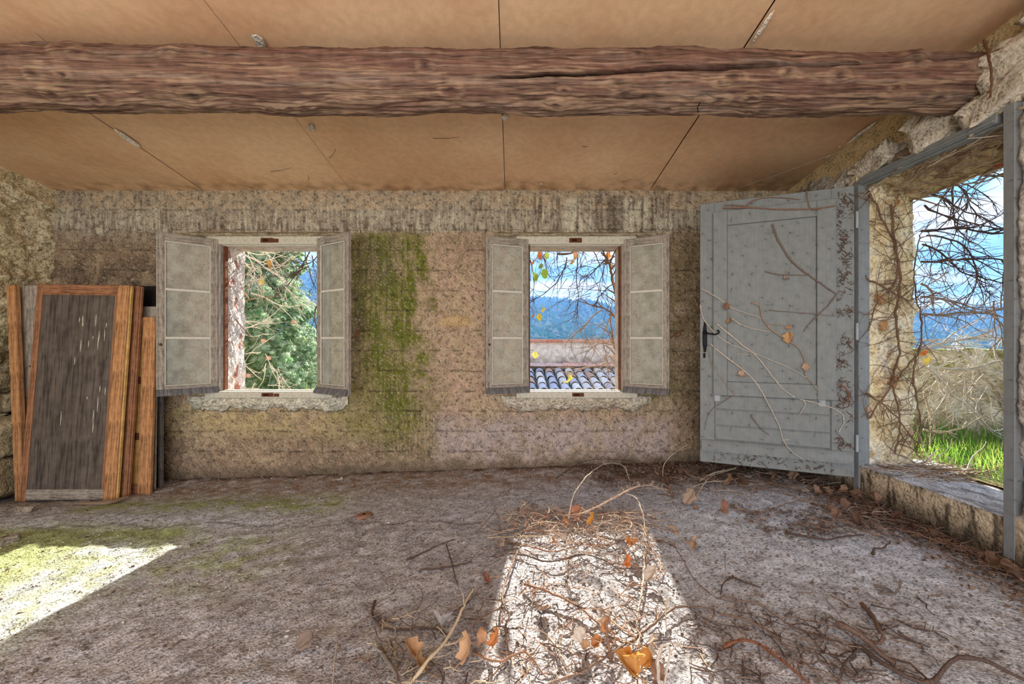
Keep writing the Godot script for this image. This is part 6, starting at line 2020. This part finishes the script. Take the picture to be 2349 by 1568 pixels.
func tangle(label: String, sd: int, count: int, where: Callable, cols: Array, ln: float) -> void:
	var s := Shape.new()
	var r := RandomNumberGenerator.new()
	r.seed = sd
	for k in count:
		var p: Vector3 = where.call(r)
		var col: Color = cols[r.randi() % cols.size()]
		var an := r.randf() * TAU
		var l := ln * r.randf_range(0.4, 1.6)
		var rise := r.randf_range(-0.1, 0.35)
		var line := []
		for q in 4:
			var f := q / 3.0
			var e := p + Vector3(cos(an), 0, sin(an)) * l * f + Vector3(0, rise * l * f * (1.4 - f), 0) + Vector3(r.randf_range(-1, 1), 0, r.randf_range(-1, 1)) * l * 0.12
			e.y = maxf(e.y, floor_height(e.x, e.z) + 0.003)
			line.append(e)
		var pts := curve_through(line, 0.02, 0.003)
		var rad := r.randf_range(0.0014, 0.0036)
		s.tube(pts, taper(pts.size(), rad, rad * 0.5, 0.3), 4, col)
		for q in pts.size():
			if r.randf() < 0.4:
				var d := Vector3(r.randf_range(-1, 1), r.randf_range(-0.2, 1), r.randf_range(-1, 1)).normalized() * r.randf_range(0.01, 0.035)
				s.tube(PackedVector3Array([pts[q], pts[q] + d]), PackedFloat32Array([rad * 0.5, rad * 0.3]), 4, col)
	tag(part(self, "creeper_litter", s.mesh(), m.vine), label, "litter", "", "stuff")


func build_leaves() -> void:
	var gold := srgb(236, 166, 60)
	var orange := srgb(220, 140, 70)
	var tan_c := srgb(206, 158, 112)
	var brown := srgb(158, 112, 84)
	var palec := srgb(222, 204, 186)
	var A := [
		[1695, 1245, 0.11, gold, "bright golden leaf at the lower right of the sunlit patch", 0.06], [1770, 1300, 0.11, srgb(222, 150, 60), "amber leaf beside the bright golden one in the sunlit patch", 0.03], [1720, 1360, 0.12, srgb(216, 150, 66), "large amber leaf lowest of the three in the sunlit patch", 0.01], [1850, 1370, 0.12, brown, "brown leaf at the lower right corner of the sunlit patch", 0.01],
		[1440, 450, 0.10, gold, "golden leaf caught at the head of the sunlit patch", 0.05], [1305, 450, 0.07, orange, "small orange leaf at the head of the sunlit patch", 0.04], [1690, 585, 0.10, orange, "orange leaf at the upper right of the sunlit patch", 0.03], [1655, 690, 0.10, srgb(226, 130, 60), "vivid orange leaf on the right of the sunlit patch", 0.02], [1235, 565, 0.05, orange, "tiny orange leaf near the top of the sunlit patch", 0.02],
		[1410, 1205, 0.08, tan_c, "tan leaf curled in the lower middle of the sunlit patch", 0.0], [1465, 1195, 0.06, srgb(206, 140, 80), "small tan leaf beside the curled one in the sunlit patch", 0.0], [1550, 1090, 0.10, srgb(206, 140, 84), "upright brown leaf on the bristly stem in the sunlit patch", 0.06], [1170, 945, 0.09, srgb(176, 130, 100), "brown leaf in the middle left of the sunlit patch", 0.01],
		[685, 1270, 0.16, srgb(226, 176, 128), "large tan leaf left of the sunlit patch, near the lower edge", 0.02], [410, 1260, 0.10, tan_c, "tan leaf standing on its edge left of the large one", 0.02], [800, 1160, 0.10, srgb(214, 156, 110), "leaf at the lower left edge of the sunlit patch", 0.02], [855, 1180, 0.09, orange, "orange leaf just inside the lower left edge of the sunlit patch", 0.02], [450, 1340, 0.10, srgb(186, 146, 100), "dull leaf under the straw coloured stem", 0.01], [555, 1060, 0.13, srgb(190, 180, 176), "silvery curled leaf on the grey floor left of the sunlit patch", 0.02], [905, 575, 0.09, srgb(190, 160, 136), "pale brown leaf left of the sunlit patch head", 0.01], [840, 800, 0.07, srgb(150, 100, 76), "small brown leaf midway along the left of the sunlit patch", 0.0],
		[1380, 1170, 0.12, palec, "whitish leaf in the lower middle of the sunlit patch", 0.02], [1790, 790, 0.10, palec, "whitish dry leaf on the right rim of the sunlit patch", 0.02], [1830, 1210, 0.11, palec, "pale leaf leaning on the forked creeper stump", 0.03],
		[2045, 560, 0.14, srgb(206, 174, 144), "large pale brown leaf right of the sunlit patch head", 0.02], [2065, 600, 0.10, srgb(186, 146, 110), "brown leaf under the large pale one right of the sunlit patch", 0.01], [1965, 520, 0.09, srgb(196, 166, 136), "leaf left of the large pale one, right of the sunlit patch", 0.02], [2230, 375, 0.14, srgb(170, 118, 92), "reddish brown leaf on the floor in front of the door", 0.01], [2030, 330, 0.15, srgb(190, 164, 142), "crumpled pale leaf heap before the left end of the door", 0.02]]
	for i in A.size():
		var q: Array = A[i]
		put_leaf(on_floor(800.0 + q[0] * 0.3831, 1020.0 + (q[1] + 20) * 0.3831, 0.012 + q[5]), q[2] * 0.8, q[3], q[4], Basis.from_euler(Vector3(-0.25 - 0.5 * absf(sin(i * 1.3)), i * 2.1, 0.3 * sin(i * 2.7))), i, "fallen_leaf")
	var spots := [[1590, 1095], [1625, 1110], [1560, 1088], [1650, 1098], [1668, 1112], [1690, 1112], [1705, 1108], [1768, 1098], [1820, 1100], [1880, 1130], [1905, 1135], [1930, 1128], [1960, 1140], [2010, 1150], [2050, 1190], [1990, 1180], [1945, 1165], [1920, 1190], [1900, 1170], [1975, 1205], [2290, 1300], [2320, 1310], [2335, 1325], [2260, 1290], [2200, 1265], [2140, 1235], [2100, 1215], [1545, 1130], [1580, 1150], [1600, 1170], [1530, 1110], [1510, 1085]]
	var r := RandomNumberGenerator.new()
	r.seed = 31
	for i in spots.size():
		var q: Array = spots[i]
		var where := "at the back wall left of the door" if q[0] < 1625 else "under the grey door" if q[0] < 1900 else "between the door and the doorstep" if q[0] < 2095 else "along the right end of the doorstep"
		put_leaf(on_floor(q[0], q[1], 0.015 + 0.01 * r.randf()), r.randf_range(0.06, 0.11), srgb(176, 142, 116).lerp(srgb(112, 80, 64), r.randf()), "small withered leaf in the litter %s" % where, Basis.from_euler(Vector3(-0.3 - 0.4 * r.randf(), r.randf() * TAU, r.randf_range(-0.5, 0.5))), i, "litter_leaf", "withered leaves in the litter %s" % where)
	put_leaf(on_floor(690, 1492, 0.012), 0.10, srgb(150, 128, 112), "single grey brown leaf with a long stalk, alone on the left floor", Basis.from_euler(Vector3(-0.5, 2.4, 0.4)), 1, "fallen_leaf")


func build_small_things() -> void:
	# crumbs of earth and mortar on the floor
	var crumb := stone_mesh(90, Vector3.ONE, srgb(255, 255, 255), 0.5)
	var low := Shape.new()
	low.box(Vector3.ZERO, Vector3(1, 0.6, 0.8), 0.25)
	var r := RandomNumberGenerator.new()
	r.seed = 70
	var places := []
	var tints := []
	while places.size() < 9000:
		var x := r.randf_range(-4.2, 2.45)
		var z := r.randf_range(-3.88, -1.2)
		var w := 0.22 + smoothstep(0.1, 0.5, noise_rough.get_noise_2d(x * 2.0 + 4.0, z * 2.0)) * 0.9 + smoothstep(2.0, 2.4, x) * 0.8 + smoothstep(-3.4, -3.85, z) * 0.6 + zone(x, z, -0.2, 0.9, -2.7, -1.2, 0.1) * 0.3
		if r.randf() > w:
			continue
		var sz := r.randf_range(0.003, 0.008) * (1.9 if r.randf() < 0.06 else 1.0)
		places.append(Transform3D(Basis.from_euler(Vector3(r.randf() * TAU, r.randf() * TAU, r.randf() * TAU)).scaled(Vector3(sz * r.randf_range(0.8, 2.2), sz, sz)), Vector3(x, floor_height(x, z) + sz * 0.25, z)))
		tints.append(srgb(86, 74, 68).lerp(srgb(140, 124, 114), r.randf()) if r.randf() < 0.8 else srgb(196, 186, 176))
	tag(multi(self, "floor_crumbs", low.mesh(), m.plain, places, tints), "dark crumbs of earth and mortar strewn over the concrete floor", "debris", "", "stuff")
	# leaf mould in the corner by the door and along the step
	places = []
	tints = []
	var flake := Shape.new()
	flake.face([Vector3(-0.5, 0, 0), Vector3(0, 0.12, -0.3), Vector3(0.5, 0, 0.05), Vector3(0.05, 0.1, 0.35)], Vector3(0, -1, 0))
	while places.size() < 5200:
		var x := 0.0
		var z := 0.0
		var pick := r.randf()
		if pick < 0.5:
			z = r.randf_range(-3.1, -1.25)
			x = 2.47 - 0.42 * r.randf() * r.randf()
		elif pick < 0.85:
			x = r.randf_range(0.7, 2.45)
			z = -3.86 + 0.62 * r.randf() * r.randf()
		else:
			x = r.randf_range(1.5, 2.3)
			z = r.randf_range(-2.85, -2.35)
			if noise_rough.get_noise_2d(x * 3.0, z * 3.0) < 0.05:
				continue
		var sz := r.randf_range(0.012, 0.034)
		places.append(Transform3D(Basis.from_euler(Vector3(r.randf_range(-0.6, 0.6), r.randf() * TAU, r.randf_range(-0.6, 0.6))).scaled(Vector3(sz, sz, sz)), Vector3(x, floor_height(x, z) + 0.004 + 0.012 * r.randf(), z)))
		tints.append(srgb(96, 78, 68).lerp(srgb(160, 136, 118), r.randf()))
	tag(multi(self, "leaf_mould", flake.mesh(), m.plain, places, tints), "dark flaky leaf mould along the doorstep and back wall", "litter", "", "stuff")
	# bits of terracotta and paper
	var chip := stone_mesh(95, Vector3(0.10, 0.022, 0.075), srgb(176, 124, 106), 0.25)
	tag(part(self, "brick_chip", chip, m.tint, Transform3D(Basis(Vector3.UP, 0.4), on_floor(835, 1183, 0.01))), "flat terracotta chip alone on the grey floor", "brick piece")
	var shard := stone_mesh(96, Vector3(0.075, 0.10, 0.02), srgb(206, 140, 112), 0.2)
	tag(part(self, "brick_chip", shard, m.tint, Transform3D(Basis.from_euler(Vector3(-0.2, 0.5, 0.1)), on_floor(1323, 1176, 0.05))), "terracotta shard standing among creepers at the head of the sunlit patch", "brick piece")
	for q in [[774, 1101, "white crumpled paper scrap by the foot of the back wall", 0.07], [1380, 600, "", 0.0]]:
		if q[3] == 0.0:
			continue
		tag(part(self, "paper_scrap", leaf_mesh(3), leaf_mat(srgb(238, 234, 226)), Transform3D(Basis(Vector3.UP, 1.0).scaled(Vector3(q[3], q[3], q[3])), on_floor(q[0], q[1], 0.01))), q[2], "paper")
	var st := Shape.new()
	var pts := curve_through([on_floor(762, 1575, 0.01), on_floor(766, 1530, 0.03), on_floor(772, 1475, 0.05)], 0.03, 0.003)
	st.tube(pts, taper(pts.size(), 0.003, 0.0018), 5, srgb(206, 190, 170))
	tag(part(self, "dry_stalk", st.mesh(), m.vine), "thin pale stalk at the lower edge of the floor, left of centre", "stalk")
	var pebbles := [[60, 1168, 0.05], [10, 1240, 0.05], [1225, 1160, 0.02]]
	for i in pebbles.size():
		var q: Array = pebbles[i]
		tag(part(self, "loose_stone", stone_mesh(100 + i, Vector3(q[2] * 2.4, q[2], q[2] * 1.3), srgb(176, 164, 148)), m.plaster, Transform3D(Basis(Vector3.UP, i * 1.1), on_floor(q[0], q[1], q[2] * 0.35))), ["flat loose stone beside the foot of the framed panels", "loose stone at the left end of the floor", "small loose stone on the floor behind the sunlit patch"][i], "stone")
